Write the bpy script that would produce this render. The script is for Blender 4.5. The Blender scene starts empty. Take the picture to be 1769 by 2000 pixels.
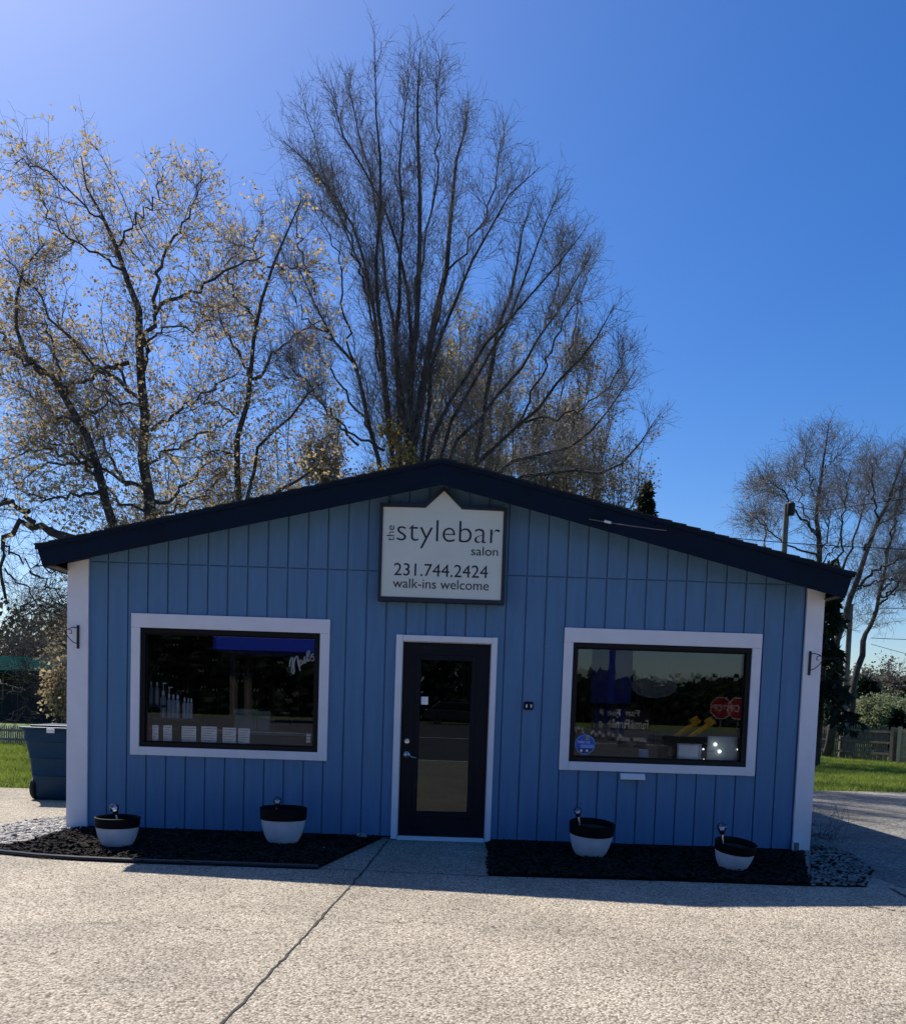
import bpy, math, random
import numpy as np
from mathutils import Vector, Matrix
rad = math.radians
S = bpy.context.scene
COL = S.collection

# ------------------------------------------------------------------ camera
W0, H0 = 1769., 2000.
FPX = 1770.; ROLL = rad(1.9); TH = rad(3.87); PPX, PPY = 856., 1490.
CD, CH = 9.3, 1.44
cr, sr, ct, st = math.cos(ROLL), math.sin(ROLL), math.cos(TH), math.sin(TH)
F_ = np.array((0, ct, -st)); U0 = np.array((0, st, ct)); R0 = np.array((1., 0, 0))
R_ = cr * R0 + sr * U0; U_ = -sr * R0 + cr * U0
cd = bpy.data.cameras.new('camera'); cam = bpy.data.objects.new('camera', cd); COL.objects.link(cam)
cd.sensor_fit = 'VERTICAL'; cd.sensor_height = 36.; cd.sensor_width = 36. * W0 / H0
cd.lens = FPX / H0 * 36.
cd.shift_x = (W0 / 2 - PPX) / H0; cd.shift_y = (PPY - H0 / 2) / H0
cd.clip_start = .05; cd.clip_end = 2000
M = Matrix(((R_[0], U_[0], -F_[0], 0), (R_[1], U_[1], -F_[1], -CD), (R_[2], U_[2], -F_[2], CH), (0, 0, 0, 1)))
cam.matrix_world = M
S.camera = cam

# ------------------------------------------------------------------ world, sun, exposure
SUNV = Vector((-.535, .635, 1.)).normalized()
SEL = math.asin(SUNV.z); SAZ = math.atan2(SUNV.x, SUNV.y)
wd = bpy.data.worlds.new('World'); S.world = wd; wd.use_nodes = True
wn = wd.node_tree; wn.nodes.clear()
wo = wn.nodes.new('ShaderNodeOutputWorld'); wb = wn.nodes.new('ShaderNodeBackground'); sk = wn.nodes.new('ShaderNodeTexSky')
sk.sky_type = 'NISHITA'; sk.sun_disc = False; sk.sun_elevation = SEL; sk.sun_rotation = SAZ
sk.air_density = 1.0; sk.dust_density = .95; sk.ozone_density = 5.0; sk.altitude = 200
hs = wn.nodes.new('ShaderNodeHueSaturation'); hs.inputs['Saturation'].default_value = 1.33; hs.inputs['Hue'].default_value = .510
wb.inputs['Strength'].default_value = .098
wn.links.new(sk.outputs[0], hs.inputs['Color']); wn.links.new(hs.outputs[0], wb.inputs[0]); wn.links.new(wb.outputs[0], wo.inputs[0])
sl = bpy.data.lights.new('sun', 'SUN'); sl.energy = 4.9; sl.angle = rad(.53); sl.color = (1, .94, .84)
so = bpy.data.objects.new('sun', sl); COL.objects.link(so)
so.rotation_euler = (-SUNV).to_track_quat('-Z', 'Y').to_euler(); so.location = (-20, 20, 40)
S.view_settings.view_transform = 'Standard'; S.view_settings.look = 'None'
S.view_settings.exposure = 0.5; S.view_settings.gamma = 1
S.render.engine = 'CYCLES'
S.cycles.max_bounces = 8; S.cycles.transparent_max_bounces = 16
S.cycles.glossy_bounces = 4; S.cycles.diffuse_bounces = 4

# ------------------------------------------------------------------ pixel helpers (photo pixels -> points at a real distance)
def ray(px, py):
    return F_ + (px - PPX) / FPX * R_ - (py - PPY) / FPX * U_
def at(px, py, Y=0.):
    r = ray(px, py); t = (Y + CD) / r[1]
    return np.array((r[0] * t, Y, CH + r[2] * t))
def gnd(px, py, z=0.):
    r = ray(px, py); t = (z - CH) / r[2]
    return np.array((r[0] * t, r[1] * t - CD, z))
def mir(px, py, d):
    p = at(px, py, d); return np.array((p[0], -d, p[2]))

# ------------------------------------------------------------------ materials
def mat(name, col, rough=.7, metal=0., var=0., scale=8., bump=0., bscale=None, spec=.5, col2=None, stretch=None, detail=5.):
    m = bpy.data.materials.new(name); m.use_nodes = True; t = m.node_tree; b = t.nodes['Principled BSDF']
    b.inputs['Roughness'].default_value = rough; b.inputs['Metallic'].default_value = metal
    b.inputs['Specular IOR Level'].default_value = spec
    c = (*col, 1)
    tc = t.nodes.new('ShaderNodeTexCoord'); mp = t.nodes.new('ShaderNodeMapping')
    t.links.new(tc.outputs['Object'], mp.inputs[0])
    if stretch: mp.inputs['Scale'].default_value = stretch
    n = t.nodes.new('ShaderNodeTexNoise'); n.inputs['Scale'].default_value = scale; n.inputs['Detail'].default_value = detail
    t.links.new(mp.outputs[0], n.inputs[0])
    mx = t.nodes.new('ShaderNodeMix'); mx.data_type = 'RGBA'
    if col2 is None: col2 = tuple(max(0, x * (1 - var)) for x in col); c = (*[min(1, x * (1 + var * .6)) for x in col], 1)
    mx.inputs[6].default_value = (*col2, 1); mx.inputs[7].default_value = c
    rp = t.nodes.new('ShaderNodeValToRGB'); rp.color_ramp.elements[0].position = .3; rp.color_ramp.elements[1].position = .7
    t.links.new(n.outputs[0], rp.inputs[0]); t.links.new(rp.outputs[0], mx.inputs[0]); t.links.new(mx.outputs[2], b.inputs['Base Color'])
    if bump:
        n2 = t.nodes.new('ShaderNodeTexNoise'); n2.inputs['Scale'].default_value = bscale or scale * 3; n2.inputs['Detail'].default_value = 6
        t.links.new(mp.outputs[0], n2.inputs[0])
        bp = t.nodes.new('ShaderNodeBump'); bp.inputs['Strength'].default_value = bump; bp.inputs['Distance'].default_value = .01
        t.links.new(n2.outputs[0], bp.inputs['Height']); t.links.new(bp.outputs[0], b.inputs['Normal'])
    return m
def leafmat(name, col, col2, trans=.5):
    m = mat(name, col, .6, col2=col2, scale=1.2, spec=.2)
    t = m.node_tree; b = t.nodes['Principled BSDF']; out = [x for x in t.nodes if x.type == 'OUTPUT_MATERIAL'][0]
    tr = t.nodes.new('ShaderNodeBsdfTranslucent'); mx = t.nodes.new('ShaderNodeMixShader'); mx.inputs[0].default_value = trans
    src = [l.from_socket for l in t.links if l.to_socket == b.inputs['Base Color']][0]
    t.links.new(src, tr.inputs[0]); t.links.new(b.outputs[0], mx.inputs[1]); t.links.new(tr.outputs[0], mx.inputs[2]); t.links.new(mx.outputs[0], out.inputs[0])
    return m
def glassmat(name, tint=(.96, .97, .98), ior=1.5, wav=0., refl=(1, 1, 1)):
    m = bpy.data.materials.new(name); m.use_nodes = True; t = m.node_tree; t.nodes.clear()
    o = t.nodes.new('ShaderNodeOutputMaterial'); mx = t.nodes.new('ShaderNodeMixShader'); fr = t.nodes.new('ShaderNodeFresnel')
    tr = t.nodes.new('ShaderNodeBsdfTransparent'); gl = t.nodes.new('ShaderNodeBsdfGlossy')
    gl.inputs['Roughness'].default_value = 0.0; gl.inputs[0].default_value = (*refl, 1); fr.inputs[0].default_value = ior
    tr.inputs[0].default_value = (*tint, 1)
    if wav:
        tc = t.nodes.new('ShaderNodeTexCoord'); n = t.nodes.new('ShaderNodeTexNoise'); n.inputs['Scale'].default_value = 1.6; n.inputs['Detail'].default_value = 1
        bp = t.nodes.new('ShaderNodeBump'); bp.inputs['Strength'].default_value = wav; bp.inputs['Distance'].default_value = .01
        t.links.new(tc.outputs['Object'], n.inputs[0]); t.links.new(n.outputs[0], bp.inputs['Height']); t.links.new(bp.outputs[0], gl.inputs['Normal'])
    t.links.new(fr.outputs[0], mx.inputs[0]); t.links.new(tr.outputs[0], mx.inputs[1]); t.links.new(gl.outputs[0], mx.inputs[2]); t.links.new(mx.outputs[0], o.inputs[0])
    return m
def pavemat(name, cols, scale, rough=.85, bump=.5, big=((.9, .9, .9), (1.05, 1.04, 1.02)), dist=.006):
    """aggregate: cells of stones of several colours in a paler matrix, with large soft stains"""
    m = bpy.data.materials.new(name); m.use_nodes = True; t = m.node_tree; b = t.nodes['Principled BSDF']
    b.inputs['Roughness'].default_value = rough; b.inputs['Specular IOR Level'].default_value = .3
    tc = t.nodes.new('ShaderNodeTexCoord')
    nz = t.nodes.new('ShaderNodeTexNoise'); nz.inputs['Scale'].default_value = scale * .6; nz.inputs['Detail'].default_value = 3
    t.links.new(tc.outputs['Object'], nz.inputs[0])
    ad = t.nodes.new('ShaderNodeVectorMath'); ad.operation = 'MULTIPLY_ADD'
    ad.inputs[1].default_value = (.9 / scale,) * 3
    t.links.new(nz.outputs['Color'], ad.inputs[0]); t.links.new(tc.outputs['Object'], ad.inputs[2])
    v = t.nodes.new('ShaderNodeTexVoronoi'); v.inputs['Scale'].default_value = scale; t.links.new(ad.outputs[0], v.inputs[0])
    sp = t.nodes.new('ShaderNodeSeparateColor'); t.links.new(v.outputs['Color'], sp.inputs[0])
    r = t.nodes.new('ShaderNodeValToRGB'); r.color_ramp.interpolation = 'LINEAR'
    e = r.color_ramp.elements; e[0].color = (*cols[0], 1); e[1].color = (*cols[-1], 1)
    for i, c in enumerate(cols[1:-1]): x = e.new((i + 1) / (len(cols) - 1)); x.color = (*c, 1)
    t.links.new(sp.outputs[0], r.inputs[0])
    # dark gaps between the stones
    rr = t.nodes.new('ShaderNodeMapRange'); rr.inputs[1].default_value = .35; rr.inputs[2].default_value = .8; rr.inputs[3].default_value = 1.; rr.inputs[4].default_value = .5
    t.links.new(v.outputs['Distance'], rr.inputs[0])
    m1 = t.nodes.new('ShaderNodeMix'); m1.data_type = 'RGBA'; m1.blend_type = 'MULTIPLY'; m1.inputs[0].default_value = 1
    t.links.new(r.outputs[0], m1.inputs[6]); t.links.new(rr.outputs[0], m1.inputs[7])
    n2 = t.nodes.new('ShaderNodeTexNoise'); n2.inputs['Scale'].default_value = .9; n2.inputs['Detail'].default_value = 6; n2.inputs['Roughness'].default_value = .6
    t.links.new(tc.outputs['Object'], n2.inputs[0])
    r2 = t.nodes.new('ShaderNodeValToRGB'); r2.color_ramp.elements[0].position = .3; r2.color_ramp.elements[1].position = .7
    r2.color_ramp.elements[0].color = (*big[0], 1); r2.color_ramp.elements[1].color = (*big[1], 1)
    t.links.new(n2.outputs[0], r2.inputs[0])
    m2 = t.nodes.new('ShaderNodeMix'); m2.data_type = 'RGBA'; m2.blend_type = 'MULTIPLY'; m2.inputs[0].default_value = 1
    t.links.new(m1.outputs[2], m2.inputs[6]); t.links.new(r2.outputs[0], m2.inputs[7]); t.links.new(m2.outputs[2], b.inputs['Base Color'])
    bp = t.nodes.new('ShaderNodeBump'); bp.inputs['Strength'].default_value = bump; bp.inputs['Distance'].default_value = dist; bp.invert = True
    t.links.new(v.outputs['Distance'], bp.inputs['Height']); t.links.new(bp.outputs[0], b.inputs['Normal'])
    return m

MT = {}
MT['siding'] = mat('siding_blue', (.092, .196, .345), .65, var=.10, scale=5, bump=.35, bscale=16, spec=.3, stretch=(3, 3, .35))
MT['trim'] = mat('trim_white', (.71, .71, .76), .6, var=.05, scale=5, bump=.12, bscale=40)
MT['fascia'] = mat('fascia_navy', (.0018, .009, .024), .8, var=.25, scale=3, bump=.2, bscale=30, spec=.2)
MT['soffit'] = mat('soffit_wood', (.11, .09, .075), .8, var=.3, scale=6)
MT['shingle'] = mat('shingle_dark', (.03, .03, .035), .95, var=.5, scale=25, bump=.6, bscale=70)
MT['dark'] = mat('black_paint', (.004, .0045, .009), .55, var=.3, scale=3, spec=.2)
MT['bronze'] = mat('bronze_frame', (.005, .005, .006), .45, spec=.2)
MT['steel'] = mat('brushed_nickel', (.55, .54, .5), .3, metal=1., var=.1, scale=30)
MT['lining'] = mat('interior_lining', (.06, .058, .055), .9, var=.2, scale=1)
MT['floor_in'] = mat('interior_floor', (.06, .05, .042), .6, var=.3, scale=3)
MT['signface'] = mat('sign_face', (.60, .64, .58), .5, var=.04, scale=3, bump=.05, bscale=60)
MT['ink'] = mat('sign_ink', (.010, .010, .016), .5)
MT['glass'] = glassmat('window_glass')
MT['door_glass'] = glassmat('door_glass', (.25, .27, .3), 1.56, .02, (.80, .92, 1.))
MT['found'] = mat('foundation', (.16, .16, .16), .95, var=.3, scale=10, bump=.4)
MT['concrete'] = pavemat('aggregate_concrete', [(.17, .14, .105), (.38, .33, .26), (.49, .43, .345), (.55, .485, .395), (.72, .645, .54)], 74, big=((.70, .69, .67), (1.10, 1.085, 1.05)), dist=.009, bump=.75)
MT['asphalt'] = pavemat('old_asphalt', [(.12, .115, .105), (.24, .23, .21), (.31, .30, .27), (.40, .385, .35)], 40, big=((.55, .54, .52), (1.1, 1.08, 1.04)))
MT['road'] = mat('road_asphalt', (.09, .09, .095), .85, var=.2, scale=1)
MT['joint'] = mat('joint_dark', (.045, .04, .035), .95, var=.5, scale=14)
MT['line'] = mat('road_paint', (.7, .7, .68), .7)
MT['mulch'] = mat('mulch_dark', (.010, .008, .007), 1., var=.5, scale=40, bump=1., bscale=90, spec=.05)
MT['chip'] = mat('bark_chip', (.036, .031, .027), .95, col2=(.006, .005, .005), scale=14, spec=.1)
MT['stone'] = mat('white_stone', (.56, .52, .47), .8, col2=(.09, .085, .08), scale=22)
MT['stone_shaded'] = mat('shaded_stone', (.30, .285, .27), .85, col2=(.07, .065, .06), scale=9)  # pale stone darkened for the right bed, its shade put into the colour
MT['dirt'] = mat('dirt', (.10, .085, .065), .95, var=.4, scale=10, bump=.6)
MT['verge'] = mat('dark_verge', (.03, .035, .015), .95)
MT['lawn'] = mat('lawn_soil', (.10, .15, .028), .95, col2=(.07, .10, .022), scale=3, bump=.5, bscale=60)
MT['grass'] = leafmat('grass_blade', (.27, .34, .06), (.16, .21, .04), .45)
MT['bark'] = mat('bark_grey', (.055, .05, .046), .95, var=.45, scale=9, bump=.8, bscale=30, stretch=(2, 2, .5))
MT['bark2'] = mat('bark_brown', (.062, .052, .044), .95, var=.45, scale=9, bump=.8, bscale=30, stretch=(2, 2, .5))
MT['twig'] = mat('twig', (.165, .15, .145), .9, var=.3, scale=4)
MT['twig_b'] = mat('twig_brown', (.17, .14, .105), .9, var=.3, scale=4)
MT['leaf_tan'] = leafmat('young_leaf_tan', (.55, .41, .26), (.38, .31, .15), .58)
MT['leaf_olive'] = leafmat('bud_olive', (.40, .35, .19), (.27, .22, .12), .55)
MT['leaf_yellow'] = leafmat('leaf_yellow', (.42, .32, .08), (.25, .18, .06), .55)
MT['leaf_brown'] = leafmat('leaf_brown', (.29, .245, .165), (.18, .15, .10), .5)
MT['leaf_wood'] = leafmat('wood_grey_brown', (.19, .17, .135), (.11, .10, .08), .4)
MT['leaf_dark'] = leafmat('brush_dark', (.085, .07, .05), (.045, .04, .03), .3)
MT['leaf_pale'] = leafmat('leaf_pale_green', (.27, .31, .16), (.19, .22, .12), .5)
MT['needle'] = leafmat('needle_dark', (.018, .034, .018), (.010, .02, .012), .15)
MT['wood_old'] = mat('weathered_wood', (.16, .14, .115), .9, var=.35, scale=3, stretch=(5, 5, .5))
MT['wood_new'] = mat('new_pine', (.60, .45, .28), .8, var=.15, scale=3, stretch=(5, 5, .5))
MT['picket'] = mat('shaded_picket', (.26, .255, .22), .8, var=.2, scale=4)  # whitish pickets, darkened so the colour carries the shade on them
MT['bin'] = mat('bin_plastic', (.006, .038, .080), .5, spec=.25, var=.1, scale=4, bump=.1, bscale=50)
MT['rubber'] = mat('rubber', (.012, .012, .012), .7)
MT['edging'] = mat('edging_plastic', (.012, .012, .013), .28)
MT['potb'] = mat('pot_black', (.004, .004, .006), .7, var=.2, scale=10, spec=.15)
MT['potw'] = mat('pot_white', (.55, .57, .64), .6, var=.12, scale=9, bump=.2, bscale=25)
MT['soil'] = mat('potting_soil', (.02, .016, .012), .95, var=.5, scale=30, bump=1)
MT['globe'] = glassmat('lamp_glass', (.92, .95, 1.), 1.6)
MT['white'] = mat('white_plastic', (.72, .72, .74), .5)
MT['paper'] = mat('paper', (.82, .85, .88), .8, var=.06, scale=12)
MT['sheet_grey'] = mat('sheet_grey', (.42, .47, .46), .7)
MT['bottle'] = mat('bottle_plastic', (.30, .34, .42), .35, var=.1, scale=6)
MT['cardboard'] = mat('beige_box', (.26, .25, .20), .8, var=.1, scale=4)
MT['blue'] = mat('blue_panel', (.008, .02, .22), .5, var=.1)
MT['canopy_blue'] = mat('canopy_blue', (.012, .05, .62), .5)
MT['red'] = mat('stop_red', (.35, .012, .02), .5)
MT['yellow'] = mat('machine_yellow', (.65, .38, .03), .5, var=.15, scale=5)
MT['teal'] = mat('teal_roof', (.008, .035, .036), 1., spec=0., var=.2, scale=2)
MT['darkwall'] = mat('dark_wall', (.02, .026, .03), .9, var=.2, scale=1)
MT['greywood'] = mat('pole_wood', (.17, .15, .13), .9, var=.3, scale=5, stretch=(4, 4, .4))
MT['wire'] = mat('wire_black', (.012, .012, .014), .7)
MT['carwhite'] = mat('car_white', (.6, .6, .6), .3); MT['cardark'] = mat('car_dark', (.02, .022, .03), .3)
MT['carglass'] = mat('car_glass', (.01, .012, .014), .1)
MT['neon'] = mat('neon_tube', (.60, .62, .66), .35)

# ------------------------------------------------------------------ objects
ORG = {}
def tag(o, label, cat, group=None, kind=None):
    if label: o['label'] = label
    if cat: o['category'] = cat
    if group: o['group'] = group
    if kind: o['kind'] = kind
    return o
def thing(name, label, cat, loc=(0, 0, 0), group=None):
    o = bpy.data.objects.new(name, None); COL.objects.link(o); o.location = loc; o.empty_display_size = .1
    ORG[o] = Vector(loc); return tag(o, label, cat, group)
class MB:
    def __init__(s): s.v = []; s.f = []; s.n = 0
    def add(s, v, f):
        v = np.asarray(v, float).reshape(-1, 3); s.v.append(v)
        for q in f: s.f.append(tuple(int(i) + s.n for i in q))
        s.n += len(v); return s
    def addarr(s, v, f):          # f : (M,k) array
        v = np.asarray(v, float).reshape(-1, 3); s.v.append(v); s.f.append(np.asarray(f) + s.n); s.n += len(v); return s
    def box(s, a, b):
        x0, y0, z0 = a; x1, y1, z1 = b
        return s.add([(x0, y0, z0), (x1, y0, z0), (x1, y1, z0), (x0, y1, z0), (x0, y0, z1), (x1, y0, z1), (x1, y1, z1), (x0, y1, z1)],
                     [(0, 3, 2, 1), (4, 5, 6, 7), (0, 1, 5, 4), (1, 2, 6, 5), (2, 3, 7, 6), (3, 0, 4, 7)])
    def obox(s, c, size, rz=0, rx=0, ry=0):
        m = MB(); h = [x / 2 for x in size]; m.box([-x for x in h], h)
        R = (Matrix.Rotation(rz, 3, 'Z') @ Matrix.Rotation(rx, 3, 'X') @ Matrix.Rotation(ry, 3, 'Y'))
        return s.add(m.v[0] @ np.array(R).T + np.array(c), m.f)
    def prism(s, poly, y0, y1, axis='y'):
        """poly: list of (a,b); axis y: (x,z) swept in y; axis z: (x,y) swept in z; axis x: (y,z) swept in x"""
        n = len(poly)
        def P(p, d):
            return (p[0], d, p[1]) if axis == 'y' else ((p[0], p[1], d) if axis == 'z' else (d, p[0], p[1]))
        v = [P(p, y0) for p in poly] + [P(p, y1) for p in poly]
        f = [tuple(range(n)), tuple(range(2 * n - 1, n - 1, -1))] + [(i, i + n, (i + 1) % n + n, (i + 1) % n) for i in range(n)]
        return s.add(v, f)
    def tube(s, pts, r, sides=8, cap=True):
        pts = [np.array(p, float) for p in pts]; n = len(pts)
        rs = r if hasattr(r, '__len__') else [r] * n
        t0 = pts[1] - pts[0]; t0 /= np.linalg.norm(t0) + 1e-9
        ref = np.array((0, 0, 1.)) if abs(t0[2]) < .9 else np.array((1., 0, 0))
        v = []; u = np.cross(t0, ref); u /= np.linalg.norm(u)
        for i in range(n):
            t = pts[min(i + 1, n - 1)] - pts[max(i - 1, 0)]; t /= np.linalg.norm(t) + 1e-9
            u = u - t * np.dot(u, t); u /= np.linalg.norm(u) + 1e-9; w = np.cross(t, u)
            for k in range(sides):
                a = 2 * math.pi * k / sides; v.append(pts[i] + rs[i] * (math.cos(a) * u + math.sin(a) * w))
        f = [(i * sides + k, i * sides + (k + 1) % sides, (i + 1) * sides + (k + 1) % sides, (i + 1) * sides + k) for i in range(n - 1) for k in range(sides)]
        if cap: f += [tuple(range(sides - 1, -1, -1)), tuple((n - 1) * sides + k for k in range(sides))]
        return s.add(v, f)
    def lathe(s, prof, c=(0, 0, 0), n=32, axis='z'):
        v = []; 
        for (r, z) in prof:
            for k in range(n):
                a = 2 * math.pi * k / n; x, y = r * math.cos(a), r * math.sin(a)
                p = (x, y, z) if axis == 'z' else (x, -z, y)
                v.append((c[0] + p[0], c[1] + p[1], c[2] + p[2]))
        m = len(prof)
        f = [(i * n + k, i * n + (k + 1) % n, (i + 1) * n + (k + 1) % n, (i + 1) * n + k) for i in range(m - 1) for k in range(n)]
        return s.add(v, f)
    def sphere(s, c, r, n=16, m=10, sc=(1, 1, 1)):
        v = []
        for i in range(m + 1):
            p = math.pi * i / m
            for k in range(n):
                a = 2 * math.pi * k / n
                v.append((c[0] + r * sc[0] * math.sin(p) * math.cos(a), c[1] + r * sc[1] * math.sin(p) * math.sin(a), c[2] + r * sc[2] * math.cos(p)))
        return s.add(v, [(i * n + k, (i + 1) * n + k, (i + 1) * n + (k + 1) % n, i * n + (k + 1) % n) for i in range(m) for k in range(n)])
    def build(s, name, m, parent=None, origin=None, smooth=False, bevel=0):
        V = np.concatenate(s.v) if s.v else np.zeros((0, 3))
        o0 = ORG[parent] if parent else Vector(tuple(origin) if origin is not None else (0, 0, 0))
        V = V - np.array(o0)
        me = bpy.data.meshes.new(name)
        loops = []; starts = []; tot = []; c = 0
        for q in s.f:
            if isinstance(q, tuple): loops.append(np.array(q, np.int32)); tot.append(np.array([len(q)], np.int32))
            else:
                q = q.astype(np.int32); loops.append(q.ravel()); tot.append(np.full(len(q), q.shape[1], np.int32))
        L = np.concatenate(loops); T = np.concatenate(tot); ST = np.concatenate(([0], np.cumsum(T)[:-1])).astype(np.int32)
        me.vertices.add(len(V)); me.vertices.foreach_set('co', V.ravel())
        me.loops.add(len(L)); me.loops.foreach_set('vertex_index', L)
        me.polygons.add(len(T)); me.polygons.foreach_set('loop_start', ST); me.polygons.foreach_set('loop_total', T)
        me.polygons.foreach_set('use_smooth', np.full(len(T), bool(smooth)))
        me.update(calc_edges=True); me.validate()
        me.materials.append(MT[m] if isinstance(m, str) else m)
        o = bpy.data.objects.new(name, me); COL.objects.link(o)
        if parent: o.parent = parent
        else: o.location = o0
        ORG[o] = Vector(o0)
        if smooth and smooth != 'all':
            me.set_sharp_from_angle(angle=rad(35))
        if bevel:
            b = o.modifiers.new('bevel', 'BEVEL'); b.width = bevel; b.segments = 2; b.limit_method = 'ANGLE'
        return o
def struct(o): o['kind'] = 'structure'; return o
def dup(root, off):
    def cp(o, par):
        c = o.copy(); COL.objects.link(c)
        if par: c.parent = par
        for ch in o.children: cp(ch, c)
        return c
    r = cp(root, None); r.location = root.location + Vector(off); return r

def text(body, rect, Y, m, parent, name, vertical=False, off=0., mirror=False, normal=1, bold=0.):
    """flat lettering whose ink box is rect=(x0,z0,x1,z1) on plane y=Y, facing -Y (normal=1) or +Y (-1)"""
    cu = bpy.data.curves.new('t', 'FONT'); cu.body = body; cu.extrude = .0; cu.offset = bold; cu.resolution_u = 6
    ob = bpy.data.objects.new('t', cu); COL.objects.link(ob)
    dg = bpy.context.evaluated_depsgraph_get(); me = bpy.data.meshes.new_from_object(ob.evaluated_get(dg))
    bpy.data.objects.remove(ob)
    v = np.zeros(len(me.vertices) * 3); me.vertices.foreach_get('co', v); v = v.reshape(-1, 3)[:, :2]
    if vertical: v = np.stack((-v[:, 1], v[:, 0]), 1)
    lo, hi = v.min(0), v.max(0); v = (v - lo) / (hi - lo)
    x0, z0, x1, z1 = rect
    X = x0 + v[:, 0] * (x1 - x0) if normal == 1 else x1 - v[:, 0] * (x1 - x0)
    Z = z0 + v[:, 1] * (z1 - z0)
    fs = [tuple(p.vertices) for p in me.polygons]; n = len(v)
    b = MB(); b.add(np.stack((X, np.full(n, Y), Z), 1), fs)
    bpy.data.meshes.remove(me)
    o = b.build(name, m, parent)
    sdf = o.modifiers.new('thick', 'SOLIDIFY'); sdf.thickness = .002; sdf.offset = 0
    return o

# ================================================================== SETTING: ground, paving
g = MB(); g.box((-400, -400, -.6), (400, 400, -.03)); struct(g.build('ground', 'lawn'))
g = MB(); g.box((-60, -12.6, -.3), (60, 3.65, 0)); conc = struct(g.build('concrete_apron', 'concrete'))
g = MB(); g.prism([(3.95, -1.72), (60, -1.72), (60, 8.6), (30, 8.4), (14, 8.1), (8.5, 7.9), (6.5, 7.6), (-3, 7.9), (-3, 3.7), (3.95, 3.7)], -.2, .004, 'z')
struct(g.build('gravel_drive', 'asphalt'))
g = MB(); g.box((-200, -51, -.2), (200, -12.62, -.012)); struct(g.build('road', 'road'))
g = MB(); g.box((-200, -13.0, -.1), (200, -12.85, -.006)); g.box((-200, -26.9, -.1), (200, -26.75, -.006)); g.build('road_line', 'line', None); bpy.data.objects['road_line']['kind'] = 'structure'
rng = np.random.default_rng(4)
def crack(pts, w, name, m='joint', z=.0045, jit=.012, seg=40, gaps=0., sd=1):
    r = np.random.default_rng(sd); b = MB(); P = [np.array(p[:2], float) for p in pts]
    L = [0]
    for i in range(len(P) - 1): L.append(L[-1] + np.linalg.norm(P[i + 1] - P[i]))
    q = []
    for k in range(seg + 1):
        s = L[-1] * k / seg; i = min(np.searchsorted(L, s, side='right') - 1, len(P) - 2); f = (s - L[i]) / (L[i + 1] - L[i])
        q.append(P[i] * (1 - f) + P[i + 1] * f)
    d = P[-1] - P[0]; d /= np.linalg.norm(d); nn = np.array((-d[1], d[0]))
    off = np.cumsum(r.normal(0, 1, seg + 1)) * .3 + r.normal(0, 1, seg + 1); off -= np.linspace(off[0], off[-1], seg + 1)
    q = [a + nn * o * jit for a, o in zip(q, off)]
    ws = w * (.6 + .8 * r.random(seg + 1)); ws *= (r.random(seg + 1) > gaps)
    for i in range(seg):
        if ws[i] + ws[i + 1] < 1e-6: continue
        a, c = q[i], q[i + 1]
        b.add([(*(a - nn * ws[i] / 2), z), (*(c - nn * ws[i + 1] / 2), z), (*(c + nn * ws[i + 1] / 2), z), (*(a + nn * ws[i] / 2), z)], [(0, 1, 2, 3)])
    return b.build(name, m, conc)
crack([gnd(757, 1642), gnd(705, 1708), gnd(560, 1868), gnd(425, 2010), gnd(300, 2140)], .014, 'expansion_joint', jit=.004, seg=90)
crack([gnd(632, 1697), gnd(955, 1712)], .012, 'expansion_joint', jit=.004, sd=3)
crack([gnd(180, 1800), gnd(360, 1815), gnd(560, 1826)], .007, 'crack', jit=.02, gaps=.5, sd=5)
crack([gnd(690, 1796), gnd(810, 1800), gnd(960, 1808), gnd(1250, 1830), gnd(1500, 1840)], .008, 'crack', jit=.02, gaps=.55, seg=80, sd=8)
crack([gnd(1690, 1770), gnd(1769, 1782), gnd(1900, 1800)], .02, 'crack', jit=.01, gaps=.2, sd=9)
crack([gnd(1738, 1736), gnd(1775, 1756), gnd(1900, 1820)], .03, 'crack', jit=.004, gaps=.0, sd=10)

# beds
zb = .012
def poly(pxs, z=0.): return [tuple(gnd(*p)[:2]) for p in pxs]
LB = poly([(143, 1621), (60, 1647), (-60, 1664), (0, 1668), (160, 1681), (300, 1687), (620, 1697), (742, 1640)])
LB[0] = (LB[0][0], .05); LB[-1] = (-.56, .05)
g = MB(); g.prism(LB, -.1, zb, 'z'); struct(g.build('mulch_bed', 'mulch'))
RB = poly([(954, 1650), (953, 1711), (1300, 1721), (1580, 1731), (1578, 1669)]); RB[0] = (RB[0][0], .05); RB[-1] = (RB[-1][0], .05)
g = MB(); g.prism(RB, -.1, zb, 'z'); struct(g.build('mulch_bed', 'mulch'))
LG = poly([(133, 1589), (60, 1604), (-120, 1640), (-200, 1668), (-60, 1664), (60, 1647), (140, 1622)]); LG[0] = (-3.85, LG[0][1])
g = MB(); g.prism(LG, -.1, zb - .003, 'z'); struct(g.build('gravel_bed', 'mulch'))
RG = poly([(1580, 1731), (1690, 1733), (1705, 1700), (1670, 1672), (1620, 1655), (1584, 1650)])
g = MB(); g.prism(RG, -.1, zb - .004, 'z'); struct(g.build('gravel_bed', 'mulch'))

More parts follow.
